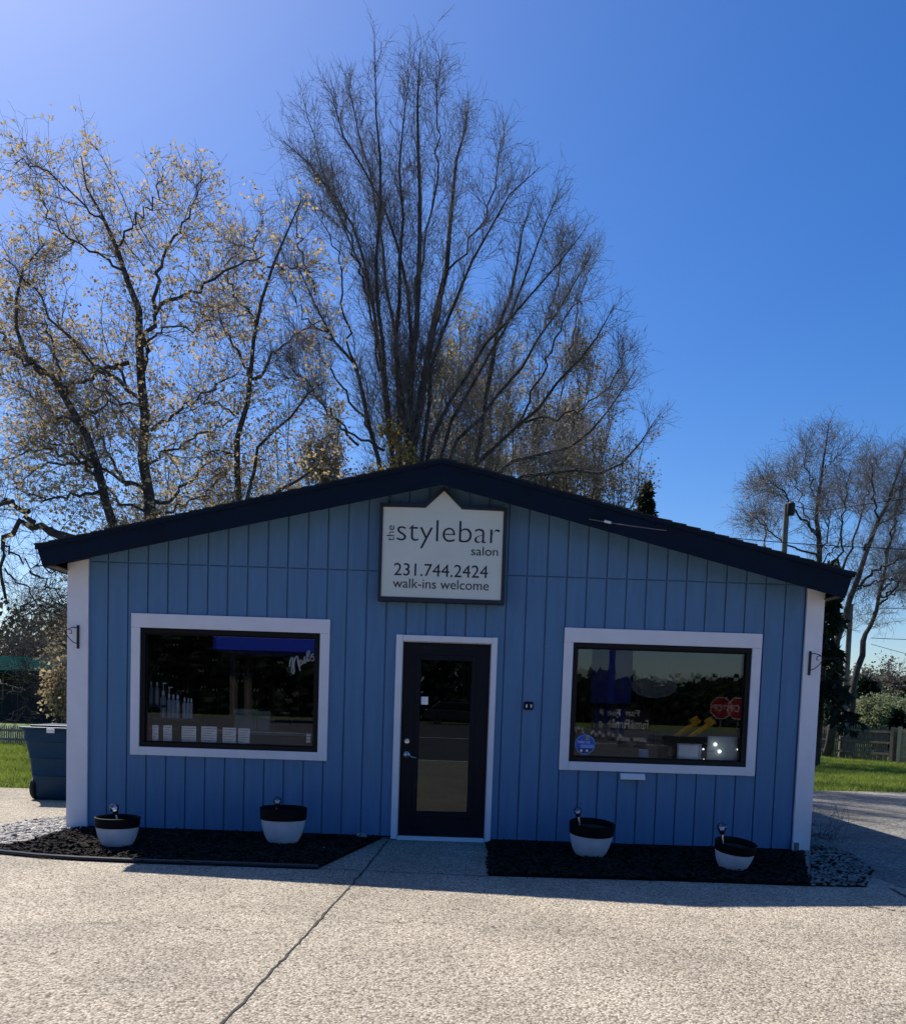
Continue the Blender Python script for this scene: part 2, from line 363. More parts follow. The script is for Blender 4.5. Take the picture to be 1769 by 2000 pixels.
def inpoly(x, y, P):
    c = np.zeros(len(x), bool); n = len(P); j = n - 1
    for i in range(n):
        xi, yi = P[i]; xj, yj = P[j]
        m = ((yi > y) != (yj > y)) & (x < (xj - xi) * (y - yi) / (yj - yi + 1e-12) + xi); c ^= m; j = i
    return c
def scatter(P, n, sd):
    r = np.random.default_rng(sd); P = np.array(P); lo, hi = P.min(0), P.max(0); out = np.zeros((0, 2))
    while len(out) < n:
        q = lo + (hi - lo) * r.random((n, 2)); q = q[inpoly(q[:, 0], q[:, 1], P)]; out = np.concatenate((out, q))
    return out[:n]
def rots(n, r, tilt=3.2):
    a = r.uniform(-tilt, tilt, (n, 2)); c = r.uniform(0, 6.283, n)
    def Rm(ax, t):
        m = np.zeros((n, 3, 3)); i, j = [(1, 2), (0, 2), (0, 1)][ax]; m[:, ax, ax] = 1; m[:, i, i] = np.cos(t); m[:, j, j] = np.cos(t); m[:, i, j] = -np.sin(t); m[:, j, i] = np.sin(t); return m
    return np.einsum('nij,njk,nkl->nil', Rm(2, c), Rm(0, a[:, 0]), Rm(1, a[:, 1]))
def instances(bv, bf, pos, scl, R, noise=0., r=None):
    n = len(pos); v = bv[None] * scl[:, None, :]
    if noise: v = v * (1 + r.normal(0, noise, (n, len(bv), 1)))
    v = np.einsum('nij,nkj->nki', R, v) + pos[:, None, :]
    f = (bf[None] + (np.arange(n) * len(bv))[:, None, None]).reshape(-1, bf.shape[1])
    return v.reshape(-1, 3), f
OV = []; OF = []
phi = (1 + 5 ** .5) / 2
ICO = np.array([(-1, phi, 0), (1, phi, 0), (-1, -phi, 0), (1, -phi, 0), (0, -1, phi), (0, 1, phi), (0, -1, -phi), (0, 1, -phi), (phi, 0, -1), (phi, 0, 1), (-phi, 0, -1), (-phi, 0, 1)]) / 1.9
ICF = np.array([(0, 11, 5), (0, 5, 1), (0, 1, 7), (0, 7, 10), (0, 10, 11), (1, 5, 9), (5, 11, 4), (11, 10, 2), (10, 7, 6), (7, 1, 8), (3, 9, 4), (3, 4, 2), (3, 2, 6), (3, 6, 8), (3, 8, 9), (4, 9, 5), (2, 4, 11), (6, 2, 10), (8, 6, 7), (9, 8, 1)])
def stones(P, n, sd, smin, smax, name, m, label, cat='gravel', noise=.12, flat=.5, z0=0.01):
    r = np.random.default_rng(sd); q = scatter(P, n, sd); s = r.uniform(smin, smax, (n, 1)) * np.stack((np.ones(n), r.uniform(.55, 1, n), r.uniform(flat * .7, flat, n)), 1)
    pos = np.stack((q[:, 0], q[:, 1], z0 + s[:, 2] * .5 + r.random(n) * smin * .6), 1)
    v, f = instances(ICO, ICF, pos, s, rots(n, r, .35), noise, r)
    b = MB(); b.addarr(v, f); o = b.build(name, m, smooth='all'); return tag(o, label, cat, kind='stuff')
stones(LG, 2200, 1, .018, .040, 'pebbles', 'stone', 'sunlit pale pebbles beside the left corner of the blue shop', z0=.005)
stones(RG, 700, 2, .013, .027, 'pebbles', 'stone_shaded', 'scattered pale pebbles in shade past the right corner post', z0=.005)
BX = np.array([(-1, -1, -1), (1, -1, -1), (1, 1, -1), (-1, 1, -1), (-1, -1, 1), (1, -1, 1), (1, 1, 1), (-1, 1, 1)], float)
BF = np.array([(0, 3, 2, 1), (4, 5, 6, 7), (0, 1, 5, 4), (1, 2, 6, 5), (2, 3, 7, 6), (3, 0, 4, 7)])
def chips(P, n, sd, name, label):
    r = np.random.default_rng(sd); q = scatter(P, n, sd)
    s = np.stack((r.uniform(.012, .035, n), r.uniform(.005, .014, n), r.uniform(.0025, .006, n)), 1)
    pos = np.stack((q[:, 0], q[:, 1], zb + .004 + r.random(n) * .02), 1)
    v, f = instances(BX, BF, pos, s, rots(n, r, .4), .15, r); b = MB(); b.addarr(v, f)
    return tag(b.build(name, 'chip'), label, 'mulch', kind='stuff')
chips(LB, 5200, 3, 'mulch_chips', 'dark bark mulch in the bed left of the door')
chips(RB, 3800, 4, 'mulch_chips', 'dark bark mulch in the shaded bed right of the door')
e = MB(); pts = [gnd(*p) for p in ((-200, 1655), (-60, 1664), (0, 1668), (80, 1676), (160, 1681), (300, 1687), (460, 1692), (622, 1698))]
e.tube([p + np.array((0, 0, .022)) for p in pts], .019, 10)
e.tube([p + np.array((0, .03, .0)) for p in pts], .016, 6)
tag(e.build('bed_edging', 'edging', origin=pts[3], smooth=True), 'black plastic edging strip along the front of the left mulch bed', 'edging')
e = MB(); q_ = [gnd(*p) for p in ((143, 1623), (100, 1636), (60, 1648), (0, 1656), (-60, 1662))]; e.tube([p + np.array((0, 0, .018)) for p in q_], .012, 8); tag(e.build('bed_edging', 'edging', origin=q_[2], smooth=True), 'short black edging strip between the pale pebbles and the left mulch bed', 'edging')
p = gnd(709, 1636)
b = MB(); r_ = np.random.default_rng(9); b.add(ICO * np.array((.075, .05, .04)) * (1 + r_.normal(0, .08, (12, 1))) + np.array((p[0], -.10, .045)), [tuple(f) for f in ICF])
o = b.build('rock', 'stone', origin=(p[0], -.10, 0), smooth='all'); ss = o.modifiers.new('s', 'SUBSURF'); ss.levels = 2; ss.render_levels = 2
tag(o, 'fist sized grey rock against the wall left of the door', 'rock')
p = gnd(636, 1662)
b = MB(); b.obox((p[0], p[1], .03), (.05, .03, .012), .4); tag(b.build('leaf_litter', 'cardboard', origin=(p[0], p[1], 0)), 'pale scrap lying on the dark mulch left of the door', 'debris')

# ================================================================== THE SHOP
XL, XR, XA = -3.80, 3.84, -.053
ZPK = 3.793
SLL = (3.793 - 2.838) / (3.989 - .053); SLR = (3.793 - 2.827) / (3.9976 + .053)
def roofz(x): return ZPK - (XA - x) * SLL if x < XA else ZPK - (x - XA) * SLR
BD = 8.0
shop = thing('salon_building', 'single storey blue board sided shop with navy gable roof edge and white corner boards', 'building', (0, 0, 0))
def w2(px, py, Y=0.): p = at(px, py, Y); return p[0], p[2]
def rectpx(tl, tr, br, bl):
    a, b_, c, d = w2(*tl), w2(*tr), w2(*br), w2(*bl)
    return ((a[0] + d[0]) / 2, (c[1] + d[1]) / 2, (b_[0] + c[0]) / 2, (a[1] + b_[1]) / 2)
WL_O = rectpx((258, 1197), (645, 1211), (639, 1486.5), (256, 1473)); WL_I = rectpx((275, 1225), (625.5, 1237.5), (621, 1470), (273, 1457))
WR_O = rectpx((1101, 1225.5), (1486.5, 1238.7), (1472, 1516), (1091.6, 1502.7)); WR_I = rectpx((1118.3, 1254), (1467, 1266.6), (1455.4, 1497.6), (1110, 1487.5))
DR_O = rectpx((773.6, 1239), (971, 1246.4), (957, 1646.7), (763.5, 1637.6)); DR_I = rectpx((785.6, 1252.4), (959.6, 1257), (946.5, 1641), (776, 1636))
OPEN = [WL_I, WR_I, (DR_I[0], -1, DR_I[2], DR_I[3])]
def cells(b, x0, x1, zlo, zhi, y0, y1, grow=0.):
    cuts = sorted({x0, x1, *[c for o in OPEN for c in (o[0] - grow, o[2] + grow) if x0 < c < x1], *([XA] if x0 < XA < x1 else [])})
    for a, c in zip(cuts[:-1], cuts[1:]):
        m = (a + c) / 2; seg = [(zlo, zhi)]
        for o in OPEN:
            if o[0] - grow < m < o[2] + grow:
                ns = []
                for s0, s1 in seg:
                    if o[1] - grow > s0: ns.append((s0, min(s1, o[1] - grow)))
                    if o[3] + grow < s1: ns.append((max(s0, o[3] + grow), s1))
                seg = [q for q in ns if q[1] - q[0] > 1e-4]
        for s0, s1 in seg:
            ra, rc = roofz(a) - .0135, roofz(c) - .0135
            ta, tc_ = min(s1, ra), min(s1, rc)
            if max(ta, tc_) <= s0 + .002: continue
            ta, tc_ = max(ta, s0 + .001), max(tc_, s0 + .001)
            b.prism([(a, s0), (c, s0), (c, tc_), (a, ta)], y0, y1)
b = MB(); gx = -.983; P8 = .2020
ks = range(-15, 26)
for k in ks:
    a, c = gx + k * P8 + .0075, gx + (k + 1) * P8 - .0075
    a, c = max(a, XL + .02), min(c, XR - .02)
    if c - a < .01: continue
    cells(b, a, c, .04, 2.733, 0, .021); cells(b, a, c, 2.746, 4, -.001, .021)
cells(b, XL + .01, XR - .01, .035, 4, .0185, .12, .002)
for k in range(39):
    y0 = .125 + k * .202; y1 = y0 + .192
    b.box((XL, y0, .03), (XL + .016, y1, 2.75)); b.box((XR - .016, y0, .03), (XR, y1, 2.75))
b.box((XL + .0135, .122, .02), (XL + .11, BD - .12, 2.868)); b.box((XR - .11, .122, .02), (XR - .0135, BD - .12, 2.85))
b.prism([(XL, .02), (XR, .02), (XR, 2.84), (XA, ZPK - .02), (XL, 2.86)], BD - .118, BD)
wallo = b.build('wall', 'siding', shop)
b = MB(); b.box((XL + .03, .03, -.2), (XR - .03, BD - .03, .018)); b.build('foundation', 'found', shop)
# interior lining
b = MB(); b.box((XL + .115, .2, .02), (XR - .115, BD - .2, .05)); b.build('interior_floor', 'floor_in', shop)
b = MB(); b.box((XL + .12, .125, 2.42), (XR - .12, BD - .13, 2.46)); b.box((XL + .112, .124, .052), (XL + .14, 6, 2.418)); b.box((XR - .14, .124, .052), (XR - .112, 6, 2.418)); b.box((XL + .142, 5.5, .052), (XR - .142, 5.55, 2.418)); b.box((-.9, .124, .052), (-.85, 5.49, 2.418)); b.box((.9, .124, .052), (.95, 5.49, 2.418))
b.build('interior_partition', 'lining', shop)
# roof
b = MB(); YF, YB = -.335, BD + .3
xl, xr = -4.015, 4.025
for x0, x1 in ((xl, XA), (XA, xr)):
    b.prism([(x0, roofz(x0) - .012), (x1, roofz(x1) - .012), (x1, roofz(x1) + .004), (x0, roofz(x0) + .004)], YF + .02, YB)
r_ = random.Random(3)
# shingle tabs stepping along the rake so the edge is ragged
n = 60
for side in (0, 1):
    xs = np.linspace(xl, XA, n // 2) if side == 0 else np.linspace(XA, xr, n // 2)
    for i in range(len(xs) - 1):
        a, c = xs[i], xs[i + 1]; o_ = r_.uniform(0, .014); l = .012
        za, zc = roofz(a), roofz(c)
        hi = (l, 0.) if side == 0 else (0., l)
        b.prism([(a, za + .0045), (c, zc + .0045), (c, zc + .008 + hi[1]), (a, za + .008 + hi[0])], YF + o_, YF + .5)
roof = b.build('roof', 'shingle', shop)
# rake fascia boards
FH = .238; fy0, fy1 = -.315, -.29
b = MB()
def fz(x): return roofz(x) - .013
tl_, bl_ = at(72, 1066, fy0), at(84, 1107, fy0); tr_, br_ = at(1666, 1122, fy0), at(1650, 1166, fy0)
pk_b = at(868, 946, fy0)
b.prism([(bl_[0], bl_[2]), (XA, pk_b[2]), (XA, fz(XA)), (tl_[0], fz(tl_[0]))], fy0, fy1)
b.prism([(XA, pk_b[2] - .0005), (br_[0], br_[2] - .012), (tr_[0], fz(tr_[0])), (XA, fz(XA))], fy0, fy1 + .0005)
b.build('fascia', 'fascia', shop, bevel=.003)
b = MB()   # thin drip strip above the rake boards
b.prism([(tl_[0] - .01, fz(tl_[0]) - .03), (XA, fz(XA) - .03), (XA, fz(XA) - .0005), (tl_[0] - .01, fz(tl_[0]) - .0005)], fy0 - .018, fy0 - .0005)
b.prism([(XA, fz(XA) - .031), (tr_[0] + .01, fz(tr_[0]) - .031), (tr_[0] + .01, fz(tr_[0]) - .0005), (XA, fz(XA) - .0005)], fy0 - .019, fy0 - .0006)
b.build('fascia', 'fascia', shop)
b = MB()   # eave boards along the sides
b.prism([(tl_[0], fz(tl_[0]) - .002), (tl_[0] + .035, fz(tl_[0]) - .002), (bl_[0] + .03, bl_[2] + .002), (bl_[0] + .002, bl_[2] + .002)], fy1 + .001, BD + .29)
b.build('fascia', 'fascia', shop); b = MB()
b.prism([(tr_[0], fz(tr_[0]) - .002), (tr_[0] - .035, fz(tr_[0]) - .002), (br_[0] - .03, br_[2] - .002), (br_[0] - .002, br_[2] - .002)], fy1 + .001, BD + .29)
b.build('fascia', 'fascia', shop)
b = MB()   # soffits
zl = bl_[2] + .006; zr = br_[2] + .0
b.box((bl_[0] + .031, fy1 + .002, zl), (XL - .001, BD + .28, zl + .012)); b.box((XR + .001, fy1 + .002, zr), (br_[0] - .031, BD + .28, zr + .012))
b.prism([(XL, roofz(XL) - .16), (XA, roofz(XA) - .16), (XA, roofz(XA) - .145), (XL, roofz(XL) - .145)], fy1 + .002, -.002)
b.prism([(XA, roofz(XA) - .16), (XR, roofz(XR) - .16), (XR, roofz(XR) - .145), (XA, roofz(XA) - .145)], fy1 + .002, -.002)
b.build('soffit', 'soffit', shop)
# corner boards
for side in (0, 1):
    b = MB()
    xa_, xb_ = (XL - .012, at(174, 1350)[0]) if side == 0 else (at(1563, 1350)[0], XR + .012)
    zt = (roofz(xa_) - .17, roofz(xb_) - .17)
    z0 = .0 if side == 0 else .035
    if side == 0: b.prism([(xa_, z0), (xb_, z0), (xb_, zt[1]), (xa_, zt[0])], -.030, -.0015)
    else: b.prism([(xa_, .13), (xa_ + .03, .11), (xa_ + .045, z0), (xb_, z0), (xb_, zt[1]), (xa_, zt[0])], -.030, -.0015)
    xs_ = (xa_, XL - .0005) if side == 0 else (XR + .0005, xb_)
    b.box((xs_[0], -.001, z0), (xs_[1], .19, min(zt) - .03))
    o = b.build('corner_board', 'trim', shop, bevel=.003)
# window trims + frames + panes
def window(O, I, nm, tilt):
    b = MB(); x0, z0, x1, z1 = O; a0, c0, a1, c1 = I; y0, y1 = -.024, -.0015
    b.box((x0, y0 - .003, c1), (x1, y1, z1)); b.box((x0, y0, z0), (a0, y1, c1 - .0015)); b.box((a1, y0, z0), (x1, y1, c1 - .0015)); b.box((a0 + .001, y0 - .0012, z0 + .001), (a1 - .001, y1, c0))
    win = b.build('window', 'trim', shop, bevel=.0025)
    f = .048; b = MB(); y0, y1 = .0, .09; q = .001
    a0 += q; a1 -= q; c0 += q; c1 -= q
    b.box((a0, y0, c1 - f), (a1, y1, c1)); b.box((a0, y0, c0), (a1, y1, c0 + f)); b.box((a0, y0 + .002, c0 + f + q), (a0 + f, y1, c1 - f - q)); b.box((a1 - f, y0 + .002, c0 + f + q), (a1, y1, c1 - f - q))
    s = .012; b.box((a0 + f + q, .03, c1 - f - s), (a1 - f - q, .088, c1 - f - q)); b.box((a0 + f + q, .03, c0 + f + q), (a1 - f - q, .088, c0 + f + s))
    b.box((a0 + f + q, .032, c0 + f + s), (a0 + f + s, .087, c1 - f - s)); b.box((a1 - f - s, .032, c0 + f + s), (a1 - f - q, .087, c1 - f - s))
    b.build('window_frame', 'bronze', win, bevel=.002)
    ga0, ga1, gc0, gc1 = a0 + f + .004, a1 - f - .004, c0 + f + .004, c1 - f - .004
    b = MB(); b.add([(ga0, .040, gc0), (ga1, .040, gc0), (ga1, .040, gc1), (ga0, .040, gc1)], [(0, 1, 2, 3)]); b.build('pane', 'glass', win)
    L = (ga1 - ga0) * math.tan(tilt)
    b = MB(); b.add([(ga0, .052 + max(0, L), gc0), (ga1, .052 + max(0, -L), gc0), (ga1, .052 + max(0, -L), gc1), (ga0, .052 + max(0, L), gc1)], [(0, 1, 2, 3)]); b.build('pane', 'glass', win)
    b = MB(); b.box((a0, .0905, c0 - .01), (a1, .16, c0 + f - .01)); b.build('window_sill', 'bronze', win)
    return win
winL = window(WL_O, WL_I, 'l', rad(.12)); winR = window(WR_O, WR_I, 'r', rad(-.68))
# door
x0, z0, x1, z1 = DR_O; a0, c0, a1, c1 = DR_I
b = MB(); b.box((x0, -.03, .012), (a0, -.0015, z1)); b.box((a1, -.03, .012), (x1, -.0015, z1)); b.box((a0 + .001, -.031, c1), (a1 - .001, -.0015, z1 - .001))
b.box((a0 + .0005, -.001, .05), (a0 + .006, .1, c1)); b.box((a1 - .006, -.001, .05), (a1 - .0005, .1, c1)); b.box((a0 + .007, -.001, c1 - .006), (a1 - .007, .1, c1 - .0005))
dfr = b.build('door_frame', 'trim', shop, bevel=.003)
b = MB(); b.box((a0 + .001, -.035, .004), (a1 - .001, .11, .030)); b.box((a0 + .004, -.012, .0305), (a1 - .004, .10, .042)); b.build('threshold', 'white', shop, bevel=.002)
GL = rectpx((823, 1288), (921, 1292), (911.6, 1591), (813, 1587)); GO = rectpx((814, 1280), (927, 1283.6), (919, 1599), (808, 1593))
b = MB(); d0, d1, dz0, dz1 = a0 + .009, a1 - .009, .048, c1 - .009; yd0, yd1 = .025, .07
b.box((d0, yd0, dz0), (GO[0], yd1, dz1)); b.box((GO[2], yd0, dz0), (d1, yd1, dz1)); b.box((GO[0] + .0005, yd0, GO[3]), (GO[2] - .0005, yd1, dz1)); b.box((GO[0] + .0005, yd0, dz0), (GO[2] - .0005, yd1, GO[1]))
door = b.build('door', 'dark', shop, bevel=.002)
b = MB(); e_ = .0; 
for r4 in ((GO[0] - .012, GO[1] - .012, GL[0], GO[3] + .012), (GL[2], GO[1] - .012, GO[2] + .012, GO[3] + .012)): b.box((r4[0], .014, r4[1]), (r4[2], .055, r4[3]))
b.box((GL[0] + .0005, .015, GL[3]), (GL[2] - .0005, .055, GO[3] + .011)); b.box((GL[0] + .0005, .015, GO[1] - .011), (GL[2] - .0005, .055, GL[1]))
b.build('glass_moulding', 'dark', door, bevel=.005)
b = MB(); b.add([(GL[0], .040, GL[1]), (GL[2], .040, GL[1]), (GL[2], .040, GL[3]), (GL[0], .040, GL[3])], [(0, 1, 2, 3)]); b.build('pane', 'door_glass', door)
b = MB(); b.box((GL[0] - .01, .056, GL[1] - .01), (GL[2] + .01, .062, GL[3] + .01)); b.build('blind', 'dark', door)
# lock and lever
x, z = w2(794.5, 1447.5); b = MB(); b.lathe([(0, .0), (.030, 0), (.030, .006), (.024, .014), (.012, .016), (0, .016)], (x, .024, z), 24, 'y'); b.box((x - .002, -.001, z - .008), (x + .002, .009, z + .008)); b.build('deadbolt', 'steel', door, smooth=True)
x, z = w2(794, 1474); b = MB(); b.lathe([(0, 0), (.034, 0), (.034, .006), (.028, .013), (.013, .018), (.011, .05), (0, .05)], (x, .024, z), 24, 'y')
b.tube([(x, -.022, z), (x + .03, -.026, z - .008), (x + .06, -.026, z - .022), (x + .10, -.024, z - .027)], [.011, .009, .0075, .006], 10); b.build('door_handle', 'steel', door, smooth=True)
x0_, z0_ = w2(822, 1376); x1_, z1_ = w2(836, 1361); b = MB(); b.box((x0_, .0385, z0_), (x1_, .0392, z1_)); tag(b.build('window_sticker', 'paper', origin=(x0_, .038, z0_)), 'small square pale sticker on the upper door glass', 'sticker')
# doorbell camera
x0_, z0_ = w2(1022, 1386); x1_, z1_ = w2(1041, 1371)
dc = thing('door_camera', 'small black security camera on the blue wall right of the door', 'camera', ((x0_ + x1_) / 2, 0, z0_))
b = MB(); b.box((x0_, -.035, z0_), (x1_, -.001, z1_)); b.build('housing', 'dark', dc, bevel=.012)
for fx in (.28, .76):
    b = MB(); xx = x0_ + (x1_ - x0_) * fx; b.box((xx - .007, -.0375, z0_ + .022), (xx + .007, -.0352, z0_ + .055)); b.build('sensor', 'white', dc, bevel=.0008)
# white vent below right window
x0_, z0_ = w2(1210, 1521.5); x1_, z1_ = w2(1258, 1511.5)
vt = thing('wall_vent', 'narrow white vent hood under the right window', 'vent', ((x0_ + x1_) / 2, 0, z0_))
b = MB(); b.prism([(-.001, z0_), (-.001, z1_), (-.02, z1_), (-.045, z0_ + .02), (-.045, z0_)], x0_, x1_, 'x'); b.build('hood', 'white', vt, bevel=.002)
b = MB(); b.box((x0_ + .01, -.04, z0_ - .004), (x1_ - .01, -.004, z0_ - .0005)); b.build('grille', 'dark', vt)
# downspout stub, outlet box at the right corner
x, z = w2(1551, 1655); ob_ = thing('outlet_box', 'small grey utility box low on the right corner board', 'utility box', (x, 0, .02))
b = MB(); b.box((x - .045, -.07, .03), (x + .035, -.031, .125)); b.build('box_body', 'trim', ob_, bevel=.006)
b = MB(); b.box((x - .038, -.074, .036), (x + .015, -.0705, .118)); b.build('cover', 'found', ob_, bevel=.002)

# shop sign
SY = -.15
sp_ = lambda cx, cy, Y=SY: w2(650 + cx * .2544, 880 + cy * .2544, Y)
signp = [sp_(*p) for p in ((362, 400), (700, 408), (855, 272), (1000, 432), (1340, 440), (1316, 1178), (344, 1148))]
inn = [sp_(*p) for p in ((388, 430), (712, 438), (855, 308), (992, 450), (1312, 465), (1288, 1150), (368, 1118))]
sg = thing('shop_sign', 'cream salon sign with a pointed top and black frame under the roof peak', 'sign', (0, -.07, signp[5][1]))
b = MB()
n = len(signp)
for i in range(n):
    j = (i + 1) % n
    b.prism([signp[i], signp[j], inn[j], inn[i]], SY, SY + .03)
b.prism([(p[0], p[1]) for p in signp], SY + .0305, -.004); b.build('sign_box', 'ink', sg)
b = MB(); b.prism(inn, SY + .012, SY + .030); b.build('sign_face', 'signface', sg)
def srect(x0, y0, x1, y1):      # crop px -> rect
    a = sp_(x0, y1); c = sp_(x1, y0); a2 = sp_(x1, y1); c2 = sp_(x0, y0)
    return ((a[0] + c2[0]) / 2, (a[1] + a2[1]) / 2, (c[0] + a2[0]) / 2, (c[1] + c2[1]) / 2)
TY = SY + .010
text('stylebar', srect(492, 536, 1283, 755), TY, 'ink', sg, 'lettering', bold=-.014)
text('the', srect(412, 572, 472, 692), TY, 'ink', sg, 'lettering', vertical=True, bold=-.008)
text('salon', srect(1062, 738, 1268, 806), TY, 'ink', sg, 'lettering')
text('231.744.2424', srect(470, 872, 1190, 968), TY, 'ink', sg, 'lettering')
text('walk-ins welcome', srect(460, 990, 1197, 1062), TY, 'ink', sg, 'lettering')
# wall brackets (scroll hooks)
def bracket(px, py0, py1, sgn, label):
    x0_, zt = w2(px, py0, -.04); _, zb_ = w2(px, py1, -.04)
    t = thing('plant_bracket', label, 'bracket', (x0_, -.03, zb_), 'scroll brackets on the corner boards')
    b = MB(); b.box((x0_ - .012, -.045, zb_), (x0_ + .012, -.031, zt)); b.build('backplate', 'wire', t, bevel=.002)
    h = zt - zb_; Y = -.055
    # arm reaches out toward the viewer and sideways
    def q(u, v): return (x0_ + sgn * u * h * .62, -.045 - abs(u) * h * .9, zb_ + v * h)
    b = MB()
    b.tube([q(0, .88), q(.18, .90), q(.4, .82), q(.62, .70), q(.9, .66), q(1.15, .70), q(1.22, .62), q(1.15, .54), q(1.05, .58)], .005, 8)
    b.build('arm', 'wire', t, smooth=True)
    b = MB(); b.tube([q(0, .20), q(.2, .26), q(.38, .42), q(.5, .58), q(.52, .72), q(.42, .80), q(.28, .76), q(.26, .64), q(.36, .62)], .0045, 8)
    b.build('scroll', 'wire', t, smooth=True)
    return t
bracket(153, 1221, 1267, -1, 'black scroll bracket on the left corner board')
bracket(1582, 1272, 1319, 1, 'black scroll bracket on the right corner board')

# ------------------------------------------------------------------ pots with solar lamps
def pot(name, pxl, pxr, pyt, pyb, Yc, tilt, tdir, lamp, label, lampl, soild=.05, lit=False):
    Yc = gnd((pxl + pxr) / 2, pyb, zb)[1] + .13
    c = at((pxl + pxr) / 2, pyb, Yc); sc = at((pxl + pxr) / 2 + 100, pyb, Yc)[0] - c[0]
    R = (pxr - pxl) / 200 * sc; top = at((pxl + pxr) / 2, pyt, Yc)[2] 
    base = zb + .0; Hh = max(.2, top - base) * 1.12
    t = thing('flower_pot', label, 'flower pot', (c[0], Yc, base), 'black and white pots along the shop front')
    def prof(f0, f1, n=10, inner=False):
        out = []
        for i in range(n + 1):
            f = f0 + (f1 - f0) * i / n
            r = R * (.52 + .48 * (1 - (1 - f) ** 1.9) ** .62) if f < 1 else R
            out.append((r, base + f * Hh))
        return out
    fb = .70
    b = MB(); pr = [(0, base + .001), (R * .5, base + .001)] + prof(0, fb); b.lathe(pr, (c[0], Yc, 0), 40); b.build('pot_base', 'potw', t, smooth=True)
    rim = R * .045
    b = MB(); p1 = prof(fb, 1)
    p1 = [(r + rim * .5, z) for r, z in p1]
    prf = [(p1[0][0] - rim * .7, p1[0][1])] + p1 + [(R + rim * .8, base + Hh + .006), (R - rim * .4, base + Hh + .010), (R - rim * 1.4, base + Hh), (R - rim * 2.2, base + Hh - soild - .02)]
    b.lathe(prf, (c[0], Yc, 0), 40); b.build('pot_rim', 'potb', t, smooth=True)
    b = MB(); b.lathe([(R - rim * 1.8, base + Hh - soild), (R * .5, base + Hh - soild + .012), (0, base + Hh - soild + .015)], (c[0], Yc, 0), 30); b.build('soil', 'soil', t, smooth=True)
    if tilt: t.rotation_euler = Matrix.Rotation(tilt, 3, Vector((math.cos(tdir), math.sin(tdir), 0))).to_euler()
    # lamp
    lx, ly, lr, bx, by = lamp
    g_ = at(lx, ly, Yc); b0 = at(bx, by, Yc); r = lr / 100 * sc
    lt = thing('solar_lamp', lampl, 'garden lamp', tuple(b0), 'solar globe lamps staked in the pots')
    ax = (g_ - b0); ax = ax / np.linalg.norm(ax)
    b = MB(); b.tube([b0 - ax * .08, g_ - ax * r * 1.25], .0085, 10); b.build('stake', 'steel', lt, smooth=True)
    b = MB(); b.tube([g_ - ax * r * 1.45, g_ - ax * r * 1.2, g_ - ax * r * .7], [r * .35, r * .62, r * .66], 16); b.build('collar', 'dark', lt, smooth=True)
    b = MB(); b.sphere(g_ + ax * r * .15, r, 20, 14); b.build('globe', 'globe', lt, smooth='all')
    b = MB(); b.tube([g_ - ax * r * .55, g_ + ax * r * .1], [r * .5, r * .42], 12); b.build('lamp_core', 'steel' if lit else 'white', lt, smooth=True)
    return t
pot('flower_pot', 188, 271, 1603, 1659, -.62, 0, 0, (224, 1579, 9, 230, 1606), 'leftmost black rimmed white pot near the left corner post', 'bright glass globe lamp in the leftmost pot')
pot('flower_pot', 508, 597, 1586, 1652, -.42, 0, 0, (542, 1565, 8, 539, 1590), 'black rimmed white pot between the left window and the door', 'glass globe lamp in the pot just left of the door')
pot('flower_pot', 1107, 1193, 1614, 1677, -.55, rad(6), rad(15), (1128, 1585, 7.5, 1132, 1618), 'black rimmed white pot under the left part of the right window', 'glass globe lamp in the pot just right of the door')
pot('flower_pot', 1389, 1466, 1650, 1702, -.85, rad(9), rad(25), (1409, 1617, 9, 1411, 1652), 'rightmost black rimmed white pot near the right corner post', 'glass globe lamp in the rightmost pot')

# ------------------------------------------------------------------ window contents
def hang(nm, x0_, z0_, x1_, z1_, Y, label, m='paper', cat='paper', group=None, lines=0):
    t = thing(nm, label, cat, ((x0_ + x1_) / 2, Y, z0_), group)
    b = MB(); b.box((x0_, Y, z0_), (x1_, Y + .004, z1_)); b.build('sheet', m, t)
    if lines:
        b = MB(); h = z1_ - z0_
        for i in range(lines):
            zz = z1_ - h * (i + 1.) / (lines + 1.2); b.box((x0_ + .01, Y - .0008, zz), (x1_ - .01 - .02 * (i % 3), Y - .0003, zz + h * .03))
        b.build('printing', 'cardboard', t)
    return t
pc = [(232, 281, 990, 1120), (318, 387, 993, 1125), (462, 577, 1000, 1130), (615, 739, 1003, 1133), (783, 890, 1012, 1140), (905, 998, 1017, 1145)]
pn = ['narrow leftmost white card standing on the left window sill', 'second white card from the left on the left window sill', 'third white card from the left on the left window sill', 'widest white card, fourth from the left on the left window sill', 'fifth white card from the left on the left window sill', 'last white card, right of the other five on the left window sill']
for q, lb in zip(pc, pn):
    x0_, z0_ = w2(240 + q[0] * .2487, 1170 + q[3] * .2487, .12); x1_, z1_ = w2(240 + q[1] * .2487, 1170 + q[2] * .2487, .12)
    hang('window_card', x0_, z0_, x1_, z1_, .12, lb, group='white cards along the left window sill', lines=6)
shf = thing('product_shelf', 'dark product shelf behind the left side of the left window', 'shelf', (at(350, 1400, .45)[0], .45, .05))
sx0, sx1 = at(288, 1400, .5)[0], at(398, 1400, .5)[0]
zA = at(340, 1170 + 935 * .2487, .5)[2]; zB = at(300, 1170 + 832 * .2487, .5)[2]
b = MB(); b.box((sx0, .35, zA - .02), (sx1, .62, zA)); b.box((sx0, .35, zB - .02), (sx0 + .22, .62, zB)); b.box((sx0, .55, .05), (sx0 + .02, .62, zB + .35)); b.box((sx1 - .02, .55, .05), (sx1, .62, zA)); b.build('shelf_board', 'lining', shf)
bi = 0
